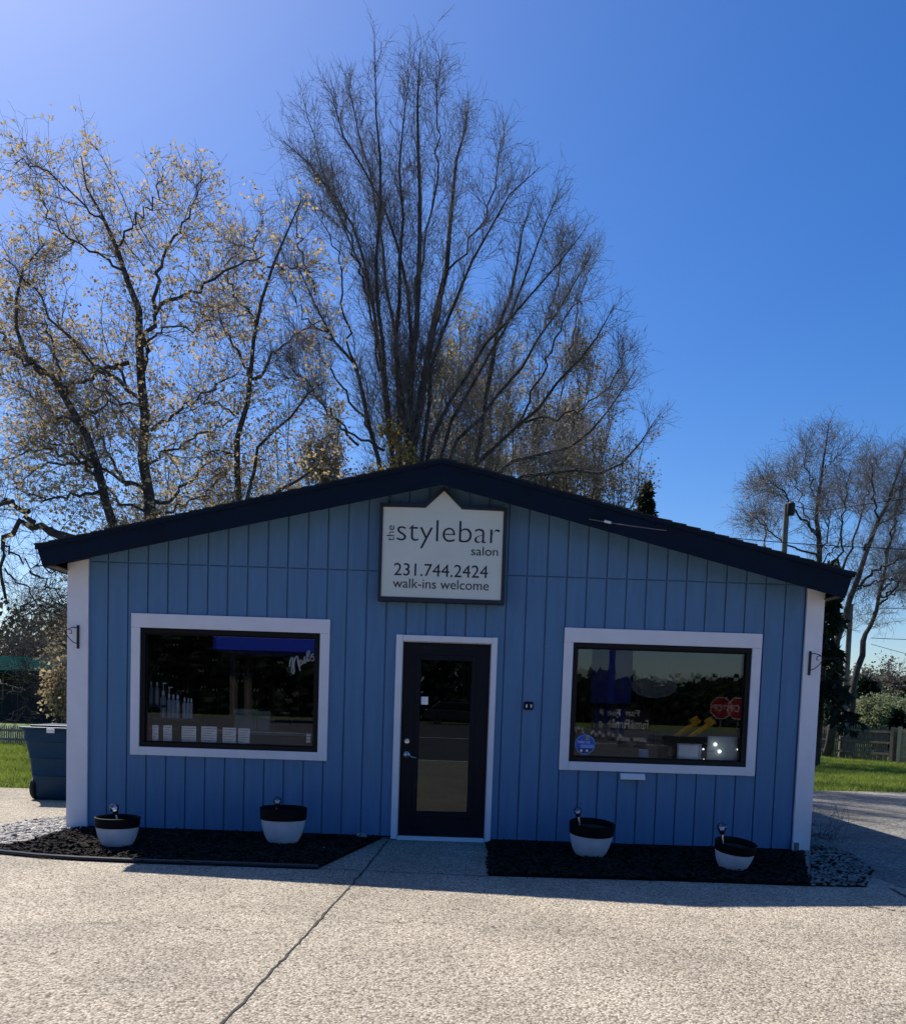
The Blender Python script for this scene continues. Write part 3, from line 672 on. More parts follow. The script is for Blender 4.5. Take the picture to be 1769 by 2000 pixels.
bpos = [(222, 645, 830, 30, zB), (268, 650, 830, 34, zB), (318, 720, 935, 44, zA), (365, 745, 935, 34, zA), (398, 748, 935, 36, zA), (432, 750, 935, 36, zA), (486, 770, 935, 30, zA), (515, 775, 935, 28, zA), (540, 775, 935, 24, zA)]
bl = ['tall tube bottle leftmost on the upper shelf', 'tall tube bottle right of the leftmost one on the upper shelf', 'widest pump bottle at the left of the lower shelf', 'bottle right beside the pump bottle on the lower shelf', 'third bottle from the left on the lower shelf', 'fourth bottle from the left on the lower shelf', 'slim bottle at the left of the three thin ones on the lower shelf', 'slim bottle in the middle of the three thin ones on the lower shelf', 'slim bottle rightmost on the lower shelf']
for (cx, t_, b_, w_, zz), lb in zip(bpos, bl):
    X = at(240 + cx * .2487, 1380, .45)[0]; h = (b_ - t_) * .2487 / 180; r = w_ * .2487 / 180 / 2 * 1.05
    t = thing('bottle', lb, 'bottle', (X, .45, zz + .001), 'hair product bottles in the left window')
    b = MB(); b.lathe([(0, zz + .001), (r, zz + .001), (r, zz + h * .68), (r * .75, zz + h * .76), (r * .4, zz + h * .8), (r * .4, zz + h * .82)], (X, .45, 0), 14); b.build('bottle_body', 'bottle', t, smooth=True)
    b = MB(); b.lathe([(r * .5, zz + h * .82), (r * .5, zz + h * .95), (r * .2, zz + h), (0, zz + h)], (X, .45, 0), 12)
    if 'pump' in lb: b.tube([(X, .45, zz + h), (X, .45, zz + h * 1.25)], .004, 6); b.obox((X + .012, .45, zz + h * 1.25), (.045, .012, .01))
    b.build('cap', 'white', t, smooth=True)
tb = thing('counter', 'low dark counter inside the left window', 'counter', (-2.0, 1.3, .05))
x0_, zt = w2(240 + 640 * .2487, 1170 + 1030 * .2487, 1.1); x1_, _ = w2(240 + 1500 * .2487, 1170 + 1030 * .2487, 1.1)
b = MB(); b.box((x0_, 1.0, zt - .03), (x1_, 1.6, zt)); b.build('counter_top', 'cardboard', tb)
b = MB(); b.box((x0_ + .02, 1.05, .05), (x1_ - .02, 1.55, zt - .031)); b.build('counter_base', 'lining', tb)
for (q, lb) in (((880, 1055, 868, 1020), 'larger beige lidded box on the counter in the left window'), ((1062, 1160, 882, 1020), 'smaller beige lidded box on the counter in the left window')):
    x0_, _ = w2(240 + q[0] * .2487, 1400, 1.15); x1_, z1_ = w2(240 + q[1] * .2487, 1170 + q[2] * .2487, 1.15)
    t = thing('storage_box', lb, 'box', ((x0_ + x1_) / 2, 1.25, zt + .001), 'beige boxes on the counter')
    b = MB(); b.box((x0_, 1.12, zt + .001), (x1_, 1.4, z1_ - .05)); b.build('box_body', 'cardboard', t); b = MB(); b.box((x0_ - .008, 1.11, z1_ - .049), (x1_ + .008, 1.41, z1_)); b.build('lid', 'cardboard', t)
# salon chair shapes inside, dark
for X, Y, lb in ((-2.15, 2.2, 'black salon chair in the middle behind the left window'), (2.6, 2.4, 'black salon chair behind the right window')):
    t = thing('salon_chair', lb, 'chair', (X, Y, .05), 'black salon chairs')
    b = MB(); b.obox((X, Y, .55), (.5, .5, .12)); b.build('seat', 'dark', t, bevel=.03)
    b = MB(); b.obox((X, Y + .27, .95), (.48, .1, .7), 0, -.12); b.build('backrest', 'dark', t, bevel=.03)
    b = MB(); b.lathe([(0, .051), (.3, .051), (.3, .07), (.05, .1), (.04, .49), (0, .49)], (X, Y, 0), 20); b.build('pedestal', 'steel', t, smooth=True)
    for sg_ in (-1, 1):
        b = MB(); b.obox((X + sg_ * .28, Y, .72), (.06, .42, .04)); b.obox((X + sg_ * .28, Y, .62), (.03, .05, .17)); b.build('armrest', 'dark', t, bevel=.01)
# "Nails" script tube sign
nt = thing('nails_sign', 'white script tube sign reading Nails at the upper right of the left window', 'sign', (*at(600, 1310, .14)[:2], at(600, 1310, .14)[2]))
def npx(L): return [at(540 + a * .0565, 1240 + c * .0565, .14) for a, c in L]
def smooth_path(P, k=4):
    P = [np.array(p) for p in P]; out = []
    for i in range(len(P) - 1):
        p0, p1, p2, p3 = P[max(i - 1, 0)], P[i], P[i + 1], P[min(i + 2, len(P) - 1)]
        for s in range(k):
            t = s / k; out.append(.5 * (2 * p1 + (p2 - p0) * t + (2 * p0 - 5 * p1 + 4 * p2 - p3) * t * t + (3 * p1 - p0 - 3 * p2 + p3) * t ** 3))
    out.append(P[-1]); return out
for L in ([(455, 1110), (480, 900), (525, 790), (560, 850), (548, 1100), (530, 1250), (570, 1335), (618, 1250), (600, 1000), (640, 830), (700, 745), (740, 800), (748, 950), (790, 1120), (825, 1245)],
          [(885, 930), (840, 870), (795, 950), (785, 1030), (825, 1058), (868, 990), (890, 915), (905, 990), (955, 935), (975, 750), (950, 920), (985, 965), (1040, 880), (1085, 720), (1145, 620), (1120, 565), (1065, 620), (1065, 800), (1100, 900), (1150, 860), (1195, 720), (1285, 650)],
          [(1195, 735), (1280, 770), (1312, 825), (1275, 880), (1200, 885)]):
    b = MB(); b.tube(smooth_path(npx(L)), .0095, 8); b.build('glass_tube', 'neon', nt, smooth=True)
b = MB(); zc = at(600, 1300, .15)[2]
for xx in (571, 581, 588):
    p = at(xx, 1308, .15); b.tube([p, p + np.array((.0, .005, -.15))], .004, 6)
b.build('support', 'bronze', nt)
x0_, z0_ = w2(598, 1451, .1); x1_, z1_ = w2(607, 1433, .1)
t = thing('sign_switch', 'tiny white plug block low in the right corner of the left window', 'switch', (x0_, .1, z0_)); h = z1_ - z0_
b = MB()
for k in range(3): b.box((x0_, .095, z0_ + h * k / 3 + .003), (x1_, .11, z0_ + h * (k + 1) / 3 - .003))
b.build('plug', 'white', t, bevel=.003)
# right window contents
c = at(1142, 1454, .036); rr = 19 / 185.
t = thing('round_sticker', 'round blue sticker in the lower left corner of the right window', 'sticker', tuple(c))
def disc(name, c, r, Y, m, par, n=40, sx=1., sz=1.):
    b = MB(); b.prism([(c[0] + r * sx * math.cos(2 * math.pi * k / n), c[2] + r * sz * math.sin(2 * math.pi * k / n)) for k in range(n)], Y, Y + .0006); return b.build(name, m, par)
MT['stk'] = mat('sticker_blue', (.02, .07, .42), .5); MT['stk2'] = mat('sticker_light', (.12, .32, .62), .5); MT['stk3'] = mat('sticker_navy', (.008, .02, .12), .5); MT['stkw'] = mat('sticker_white', (.6, .68, .85), .5)
disc('sticker_rim', c, rr, .0372, 'stk2', t); disc('sticker_face', c, rr * .93, .0364, 'stk', t)
b = MB(); b.box((c[0] - rr * .45, .0356, c[2] - rr * .35), (c[0] + rr * .85, .0362, c[2] - rr * .02)); b.build('band', 'stk2', t)
b = MB(); pp = [(c[0] + rr * .93 * math.cos(a), c[2] + rr * .93 * math.sin(a)) for a in np.linspace(rad(205), rad(335), 16)]; b.prism(pp, .0356, .0362); b.build('band', 'stk3', t)
text('THANK YOU', (c[0] - rr * .78, c[2] + rr * .1, c[0] + rr * .5, c[2] + rr * .36), .0354, 'stkw', t, 'lettering')
b = MB(); b.box((c[0] + rr * .02, .0350, c[2] + rr * .45), (c[0] + rr * .42, .0356, c[2] + rr * .92)); b.build('tag', 'cardboard', t)
for dx in (-.35, .22): disc('dot', c + np.array((dx * rr, 0, -rr * .62)), rr * .13, .0348, 'stkw', t, 14)
c = at(1277, 1340, .1)
o_ = thing('oval_decal', 'faint grey oval decal in the upper middle of the right window', 'decal', tuple(c)); MT['decal'] = mat('decal_grey', (.05, .05, .052), .7); disc('decal_face', c, .235, .10, 'decal', o_, 48, 1., .53)
def frame(q, Y, lb, m='paper'):
    x0_, z0_ = w2(1290 + q[0] * .11306, 1320 + q[3] * .11306, Y); x1_, z1_ = w2(1290 + q[1] * .11306, 1320 + q[2] * .11306, Y)
    t = thing('framed_certificate', lb, 'frame', (x0_, Y, z0_), 'clear framed papers in the right window')
    b = MB(); w = .016
    b.box((x0_ - w, Y, z0_ - w), (x0_, Y + .015, z1_ + w)); b.box((x1_, Y, z0_ - w), (x1_ + w * 1.6, Y + .015, z1_ + w)); b.box((x0_, Y, z1_), (x1_, Y + .014, z1_ + w)); b.box((x0_, Y, z0_ - w), (x1_, Y + .014, z0_)); b.build('frame', 'bottle', t)
    b = MB(); b.box((x0_ + .0005, Y + .004, z0_ + .0005), (x1_ - .0005, Y + .012, z1_ - .0005)); b.build('sheet', m, t)
    return t
frame((300, 660, 1205, 1435), .13, 'smaller framed white paper at the lower right of the right window')
frame((820, 1280, 1085, 1445), .14, 'larger framed grey green paper in the lower right corner of the right window', 'sheet_grey')
# interior ceiling light strings seen as bright bulbs
MT['bulb'] = bpy.data.materials.new('bulb_glow'); MT['bulb'].use_nodes = True
_b = MT['bulb'].node_tree.nodes['Principled BSDF']; _b.inputs['Emission Color'].default_value = (.95, 1, 1, 1); _b.inputs['Emission Strength'].default_value = 1.5
bulbs = [(940, 1185, 'topmost lit bulb in front of the large framed paper'), (1012, 1307, 'lit bulb below the topmost one in front of the large framed paper'), (733, 1268, 'small lit bulb upper between the two framed papers'), (740, 1450, 'small lit bulb lower between the two framed papers'), (1325, 1272, 'small lit bulb right of the large framed paper')]
for bx_, by_, lb in bulbs:
    big = 'large framed paper' in lb and 'right of' not in lb
    c = at(1290 + bx_ * .11306, 1320 + by_ * .11306, .115); r = .018 if big else .009
    t = thing('vanity_bulb', lb, 'bulb', tuple(c), 'small lit bulbs low in the right window')
    b = MB(); b.sphere(c, r, 12, 8); b.build('bulb_glass', 'bulb', t, smooth='all')
    b = MB(); L = .11 if big else .03; b.tube([c + np.array((-r * .8, .004, 0)), c + np.array((-L, .01, .003))], .003, 6); b.build('stem', 'bottle', t)
# low clutter
x0_, z0_ = w2(1246, 1485, .3); 
t = thing('small_display', 'pale folded display low in the middle of the right window', 'display', (x0_, .3, z0_)); b = MB(); b.prism([(.26, z0_), (.34, z0_), (.30, z0_ + .12)], x0_, x0_ + .1, 'x'); b.build('panel', 'bottle', t)
t = thing('window_shelf', 'dark ledge just inside the right window', 'shelf', (2.3, .3, .05)); b = MB(); b.box((1.3, .17, z0_ - .03), (3.2, .6, z0_ - .003)); b.build('board', 'lining', t); b = MB(); b.box((1.35, .5, .05), (3.15, .55, z0_ - .031)); b.build('support', 'lining', t)

# ================================================================== yard objects
# wheeled bin
p0 = gnd(52, 1563); Yb = 2.35
bl0 = at(66, 1562, Yb); br0 = at(152, 1566, Yb); tl0 = at(44, 1424, Yb - .05)
xb0, xb1 = bl0[0], bl0[0] + .56; xt0, xt1 = tl0[0] + .03, tl0[0] + .66; zt = tl0[2]
bn = thing('wheeled_bin', 'blue green wheeled refuse bin with dark lid behind the left corner', 'bin', ((xb0 + xb1) / 2, Yb, 0))
b = MB()
y0b, y1b, y0t, y1t = Yb, Yb + .62, Yb - .06, Yb + .70
lev = [(0.01, xb0 + .03, xb1 - .03, y0b + .03, y1b - .03), (.05, xb0, xb1, y0b, y1b)]
for f in (.30, .56): lev.append((.05 + (zt - .05) * f, xb0 + (xt0 - xb0) * f, xb1 + (xt1 - xb1) * f, y0b + (y0t - y0b) * f, y1b + (y1t - y1b) * f)); z_, a_, c_, d_, e_ = lev[-1]; lev.append((z_ + .012, a_ - .012, c_ + .012, d_ - .012, e_ + .012)); lev.append((z_ + .03, a_ - .006, c_ + .006, d_ - .006, e_ + .006))
for dz, ex in ((-.16, .0), (-.15, .015), (-.02, .015), (-.01, .03), (0, .03)): lev.append((zt + dz, xt0 - ex, xt1 + ex, y0t - ex, y1t + ex))
v = []; k = 0; rc = .06
for z_, a_, c_, d_, e_ in lev:
    for (sx, sy, a0_) in ((1, 1, 0), (-1, 1, 90), (-1, -1, 180), (1, -1, 270)):
        for da in (0, 30, 60, 90):
            an = rad(a0_ + da); cx_ = c_ - rc if sx > 0 else a_ + rc; cy_ = e_ - rc if sy > 0 else d_ + rc
            v.append((cx_ + rc * math.cos(an), cy_ + rc * math.sin(an), z_))
n = 16; f = [(i * n + k, i * n + (k + 1) % n, (i + 1) * n + (k + 1) % n, (i + 1) * n + k) for i in range(len(lev) - 1) for k in range(n)] + [tuple(range(n - 1, -1, -1)), tuple((len(lev) - 1) * n + k for k in range(n))]
b.add(v, f); b.build('bin_body', 'bin', bn, smooth=True)
b = MB(); b.box((xt0 - .05, y0t - .05, zt + .003), (xt1 + .05, y1t + .05, zt + .035)); b.box((xt0 + .05, y0t + .05, zt + .036), (xt1 - .05, y1t - .05, zt + .06)); b.build('lid', 'bin', bn, bevel=.012)
b = MB(); xx = (xt0 + xt1) / 2 + .05; b.box((xx - .05, y0t - .075, zt - .035), (xx + .05, y0t - .052, zt + .02)); b.build('lid_catch', 'white', bn, bevel=.006)
for (X_, Y_) in ((xb0 - .04, Yb + .1), (xb1 + .01, Yb + .1)):
    b = MB(); n = 24
    v = []; 
    for (rx, dx) in ((.05, 0), (.135, 0), (.15, .012), (.15, .045), (.135, .057), (.05, .057)):
        for k in range(n): a = 2 * math.pi * k / n; v.append((X_ + dx, Y_ + rx * math.cos(a), .15 + rx * math.sin(a)))
    f = [(i * n + k, i * n + (k + 1) % n, (i + 1) * n + (k + 1) % n, (i + 1) * n + k) for i in range(5) for k in range(n)]
    b.add(v, f); b.build('wheel', 'rubber', bn, smooth=True)
b = MB(); b.tube([(xb0 - .03, Yb + .1, .15), (xb1 + .03, Yb + .1, .15)], .013, 8); b.build('axle', 'steel', bn)

# utility poles and wires
def pole(px, top_py, Y, r, label, extra=True):
    pt = at(px, top_py, Y); gz = -.03; t = thing('utility_pole', label, 'utility pole', (pt[0], Y, gz))
    b = MB(); b.tube([(pt[0], Y, gz), (pt[0], Y, pt[2])], [r * 1.25, r * .85], 12); b.build('pole_shaft', 'greywood', t, smooth=True)
    if extra:
        b = MB(); b.lathe([(0, pt[2] - .38), (.10, pt[2] - .38), (.12, pt[2] - .33), (.12, pt[2] - .02), (.06, pt[2] + .04), (0, pt[2] + .04)], (pt[0] + .06, Y - .2, 0), 16); b.build('transformer', 'wire', t, smooth=True)
        pass
    return pt
PT1 = pole(1536, 985, 20, .095, 'wooden utility pole rising behind the right roof slope')
PT2 = pole(1661, 1180, 21, .09, 'thin dark pole standing by the spruce right of the shop', False)
def cable(pts, r, label, name='overhead_wire', cat='wire', group='overhead wires at the right'):
    P = smooth_path(pts, 8); b = MB(); b.tube(P, r, 5)
    return tag(b.build(name, 'wire', origin=P[0]), label, cat, group)
cable([at(1540, 985, 20), at(1600, 997, 20.5), at(1690, 985, 20), at(1900, 955, 19)], .014, 'thick black wire sagging right from the pole top')
cable([at(1543, 990, 20), at(1575, 1025, 21), at(1615, 1075, 22), at(1640, 1100, 23)], .012, 'short black wire dropping from the pole behind the tree')
cable([at(1600, 998, 20), at(1570, 1025, 20), at(1540, 1040, 20)], .010, 'wire looping back up to the pole below its top')
cable([at(1400, 1048, 16), at(1560, 1062, 16), at(1769, 1073, 16), at(1950, 1080, 16)], .012, 'lower straight wire crossing behind the roof to the right')
cable([at(1715, 1188, 30), at(1769, 1189, 30), at(1900, 1190, 30)], .014, 'thin wire low at the right edge above the fence trees')
cable([at(1700, 1246, 30), at(1769, 1249, 30), at(1900, 1252, 30)], .014, 'second thin wire low at the right edge')
cable([at(1700, 1258, 34), at(1769, 1277, 34), at(1900, 1310, 34)], .012, 'lowest faint wire slanting down at the right edge')
# service drop on the fascia
t = thing('service_cable', 'pale cable hooked to the navy fascia right of the sign', 'cable', tuple(at(1188, 1020, -.33)))
b = MB(); b.tube(smooth_path([at(1150, 1014, -.34), at(1185, 1020, -.36), at(1230, 1027, -.5), at(1330, 1040, -.2), at(1400, 1048, .2), at(1420, 1050, 1.5)], 6), .0045, 6); b.build('cable', 'found', t, smooth=True)
b = MB(); b.tube([at(1180, 1018, -.36), at(1193, 1021, -.38)], .013, 10); b.build('clamp', 'white', t)

# fences
def fence_run(A, B, h, name, label, m, npk, rails=(.25, .58, .9), post_every=2.4, gap=.25, behind=1, dog=True, postm=None, skip=None, sd=2):
    A = np.array(A, float)[:2]; B = np.array(B, float)[:2]; L = np.linalg.norm(B - A); d = (B - A) / L; nn = np.array((-d[1], d[0])) * behind
    t = thing(name, label, 'fence', (A[0], A[1], -.03)); r = np.random.default_rng(sd); ang = math.atan2(d[1], d[0])
    b = MB(); w = L / npk
    for i in range(npk):
        c = A + d * (i + .5) * w + nn * .05; hh = h * (1 + r.normal(0, .012)); ww = w * (1 - gap) * r.uniform(.85, 1.12)
        if skip is not None and r.random() < skip: continue
        b.obox((c[0], c[1], hh / 2 - .02), (ww, .018, hh), ang, 0, r.normal(0, .012))
        if dog: b.obox((c[0], c[1], hh + .0), (ww * .55, .0175, .06), ang)
    b.build('pickets', m, t)
    for q in rails:
        c = (A + B) / 2; b = MB(); b.obox((c[0], c[1], h * q), (L, .045, .065), ang); b.build('rail', postm or m, t)
    for k in range(int(L / post_every) + 1):
        c = A + d * min(L, k * post_every) - nn * .06; b = MB(); b.obox((c[0], c[1], h * .52), (.1, .1, h * 1.06), ang); b.build('post', postm or m, t)
    return t
fA = gnd(1560, 1476); fB = gnd(1753, 1491); fC = gnd(1900, 1500)
fh = at(1753, 1424, fB[1])[2]
fence_run(fA, fB, fh, 'wooden_fence', 'weathered grey board fence with gaps behind the right lawn', 'wood_old', 52, gap=.26, skip=.07, post_every=3.3)
fence_run(fB, fC, fh * 1.02, 'wooden_fence', 'new pale pine board fence section at the right edge', 'wood_new', 30, gap=.03, post_every=2.6, rails=(.2, .52, .9))
pA = gnd(-60, 1452); pB = gnd(70, 1456); ph = at(20, 1419, (pA[1] + pB[1]) / 2)[2]
fence_run(pA, pB, ph, 'picket_fence', 'low pale picket fence on the lawn at the far left', 'picket', 30, gap=.4, rails=(.3, .8), post_every=2.)

# left dark building
Yh = 30.
hx0 = at(-700, 1400, Yh)[0]; hx1 = at(640, 1300, Yh)[0]
zr0, zr1 = at(60, 1283, Yh)[2], at(60, 1318, Yh)[2]
hb = thing('dark_building', 'long dark building with a teal roof band behind the left trees', 'building', ((hx0 + hx1) / 2, Yh, -.03))
b = MB(); b.box((hx0, Yh, -.1), (hx1, Yh + 9, zr1)); b.build('wall', 'darkwall', hb)
b = MB(); b.prism([(Yh - .9, zr1 + .0), (Yh - .9, zr1 + .15), (Yh + 3, zr0 + .1), (Yh + 9.3, zr1 + .15), (Yh + 9.3, zr1)], hx0 - .3, hx1 + .3, 'x'); b.build('roof', 'teal', hb)
for i in range(7):
    X = hx0 + (hx1 - hx0) * (i + .5) / 7; b = MB(); b.box((X - .9, Yh - .04, .9), (X + .9, Yh - .001, 2.1)); f_ = b.build('window', 'greywood', hb)
    b = MB(); b.box((X - .82, Yh - .05, .98), (X + .82, Yh - .041, 2.02)); b.build('pane', 'carglass', f_)
for i in range(5):
    X = hx0 + (hx1 - hx0) * (i + .5) / 5 + .7; b = MB(); b.box((X - .08, Yh - .8, -.03), (X + .08, Yh - .65, zr1)); b.build('porch_post', 'greywood', hb)

# ================================================================== TREES
def nrm(v): return v / (np.linalg.norm(v, axis=-1, keepdims=True) + 1e-9)
def grow(P, D, L, R, n, wig, up, r, taper=.75):
    pts = [P]; d = nrm(D); N = len(P)
    for i in range(n):
        d = nrm(d + r.normal(0, wig, (N, 3)) + np.array((0, 0, up)))
        P = P + d * (L / n)[:, None]; pts.append(P)
    return np.stack(pts, 1), R[:, None] * (1 - taper * np.linspace(0, 1, n + 1))[None]
def spawn(pts, rd, Mn, t0, t1, ang, lenf, kr, n, wig, up, r, taper=.75, angj=.2, pw=1., bias=None, rmin=0.):
    seg = np.linalg.norm(np.diff(pts, axis=1), axis=2).sum(1); pr = seg ** pw; pr = pr / pr.sum()
    i = r.choice(len(pts), Mn, p=pr); t = t0 + (t1 - t0) * r.random(Mn); k = pts.shape[1] - 1
    x = t * k; j = np.minimum(x.astype(int), k - 1); f = (x - j)[:, None]
    P = pts[i, j] * (1 - f) + pts[i, j + 1] * f; T = nrm(pts[i, j + 1] - pts[i, j]); rr = rd[i, j] * (1 - f[:, 0]) + rd[i, j + 1] * f[:, 0]
    q = nrm(np.cross(T, r.normal(0, 1, (Mn, 3)))); 
    if bias is not None: q = nrm(q + bias)
    a = np.clip(r.normal(ang, angj, Mn), .1, 1.5)[:, None]; D = np.cos(a) * T + np.sin(a) * q
    L = lenf(t, seg[i]) * r.uniform(.55, 1.15, Mn); R = np.maximum(np.minimum(rr * .75, L * kr), rmin)
    return grow(P, D, L, R, n, wig, up, r, taper)
def tubes(b, pts, rd, sides):
    N, K, _ = pts.shape
    T = np.zeros_like(pts); T[:, 1:-1] = pts[:, 2:] - pts[:, :-2]; T[:, 0] = pts[:, 1] - pts[:, 0]; T[:, -1] = pts[:, -1] - pts[:, -2]; T = nrm(T)
    mean = nrm(pts[:, -1] - pts[:, 0]); ref = np.where(np.abs(mean[:, 2:3]) < .8, np.array((0, 0, 1.)), np.array((1., 0, 0)))
    u = nrm(np.cross(T, ref[:, None, :])); w = np.cross(T, u)
    a = 2 * np.pi * np.arange(sides) / sides
    v = pts[:, :, None, :] + rd[:, :, None, None] * (np.cos(a)[None, None, :, None] * u[:, :, None, :] + np.sin(a)[None, None, :, None] * w[:, :, None, :])
    base = (np.arange(N) * K * sides)[:, None, None]; kk = (np.arange(K - 1) * sides)[None, :, None]; s = np.arange(sides)[None, None, :]; s2 = (s + 1) % sides
    f = np.stack((base + kk + s, base + kk + s2, base + kk + sides + s2, base + kk + sides + s), -1).reshape(-1, 4)
    b.addarr(v.reshape(-1, 3), f)
def resample(P, R, K, r, jit):
    P = np.array(P, float); R = np.array(R, float); s = np.concatenate(([0], np.cumsum(np.linalg.norm(np.diff(P, axis=0), axis=1)))); x = np.linspace(0, s[-1], K)
    Q = np.stack([np.interp(x, s, P[:, i]) for i in range(3)], 1); Q[1:-1] = (Q[:-2] + 2 * Q[1:-1] + Q[2:]) / 4
    Q[1:-1] += r.normal(0, jit, (K - 2, 3)); return Q, np.interp(x, s, R)
def leaves(b, P, r, size, per=3, spread=.05, droop=0.):
    n = len(P) * per; C = np.repeat(P, per, 0) + r.normal(0, spread, (n, 3)) - np.array((0, 0, droop))
    s = size * r.uniform(.6, 1.3, n)
    Rm = rots(n, r, 3.1); q = np.array([(-.5, 0, 0), (0, -.32, .06), (.5, 0, 0), (0, .32, .06)]); 
    v = np.einsum('nij,nkj->nki', Rm, q[None] * s[:, None, None]) + C[:, None, :]
    b.addarr(v.reshape(-1, 3), np.arange(n * 4).reshape(-1, 4))
def limb_tree(name, label, cat, limbs, Y0, base, sd, spread=2.5, K=18, r0=.1, tip=.012, l1=(260, 2.0), l2=(2600, .9), l3=(14000, .4), ang=(.55, .5, .55), up=(.10, .08, .05), wig=(.10, .14, .18),
              bark='bark', twig='twig', leaf=None, leafn=1, leafsize=.09, leafp=1., group=None, t0=.3, kr=.010, twr=.0035, top=None, cutoff=None, limbjit=.05, lspread=.06):
    r = np.random.default_rng(sd)
    bs = np.array(base, float); root = thing(name, label, cat, tuple(bs), group)
    LP = []; LR = []
    for li, L in enumerate(limbs):
        w0 = r0
        if isinstance(L, dict): w0 = L.get('r', r0); tp = L.get('tip', tip); fr = L.get('free', False); L = L['p']
        else: tp = tip; fr = False
        off = r.uniform(-1, 1) * spread; n = len(L); P = []
        for i, (x, y) in enumerate(L):
            P.append(at(x, y, Y0 + off * (i / (n - 1)) ** 1.2 + (0 if fr else 0)))
        Rr = list(np.linspace(w0, tp, n))
        if not fr:
            p0 = P[0]; m_ = bs * .45 + p0 * .55; m_[2] = bs[2] + (p0[2] - bs[2]) * .5
            P = [bs, m_] + P; Rr = [w0 * 1.6, w0 * 1.2] + Rr
        q, rr_ = resample(P, Rr, K, r, limbjit); LP.append(q); LR.append(rr_)
    LP = np.stack(LP); LR = np.stack(LR)
    b = MB(); tubes(b, LP, LR, 9); b.build('trunk', bark, root, smooth='all')
    b = MB(); kmin = t0
    a1, ra1 = spawn(LP, LR, l1[0], kmin, .98, ang[0], lambda t, s: l1[1] * (1.15 - .88 * t), kr, 7, wig[0], up[0], r, pw=1)
    keep = np.ones(len(a1), bool) if cutoff is None else cutoff(a1[:, -1])
    a1, ra1 = a1[keep], ra1[keep]; tubes(b, a1, ra1, 5)
    a2, ra2 = spawn(a1, ra1, l2[0], .12, 1., ang[1], lambda t, s: l2[1] * (1.1 - .5 * t), kr, 5, wig[1], up[1], r, rmin=twr * 1.3)
    tubes(b, a2, ra2, 4)
    c2, rc2 = spawn(LP, LR, l2[0] // 4, .5, 1., ang[1], lambda t, s: l2[1] * np.ones_like(t), kr, 5, wig[1], up[1], r, rmin=twr * 1.3)
    tubes(b, c2, rc2, 4)
    A = np.concatenate((a2, c2)); RA = np.concatenate((ra2, rc2))
    a3, ra3 = spawn(A, RA, l3[0], .1, 1., ang[2], lambda t, s: l3[1] * np.ones_like(t), kr, 3, wig[2], up[2], r, rmin=twr, taper=.5)
    tubes(b, a3, ra3, 3)
    b.build('crown', twig, root, smooth='all')
    if leaf:
        b = MB(); E = a3[:, -1]; E = E[r.random(len(E)) < leafp]
        leaves(b, E, r, leafsize, leafn, lspread); b.build('leaves', leaf, root)
    return root
def c2(L): return [(500 + a / 2, c / 2 + max(0, 500 - c / 2) * .15) for a, c in L]
def c1(L): return [(a * .475, 200 + c * .475 + max(0, 400 - c * .475) * .14) for a, c in L]
def c3(L): return [(1380 + a / 4, 800 + c / 4) for a, c in L]
Y2 = 14.; base2 = at(822, 1500, Y2); base2[2] = -.03
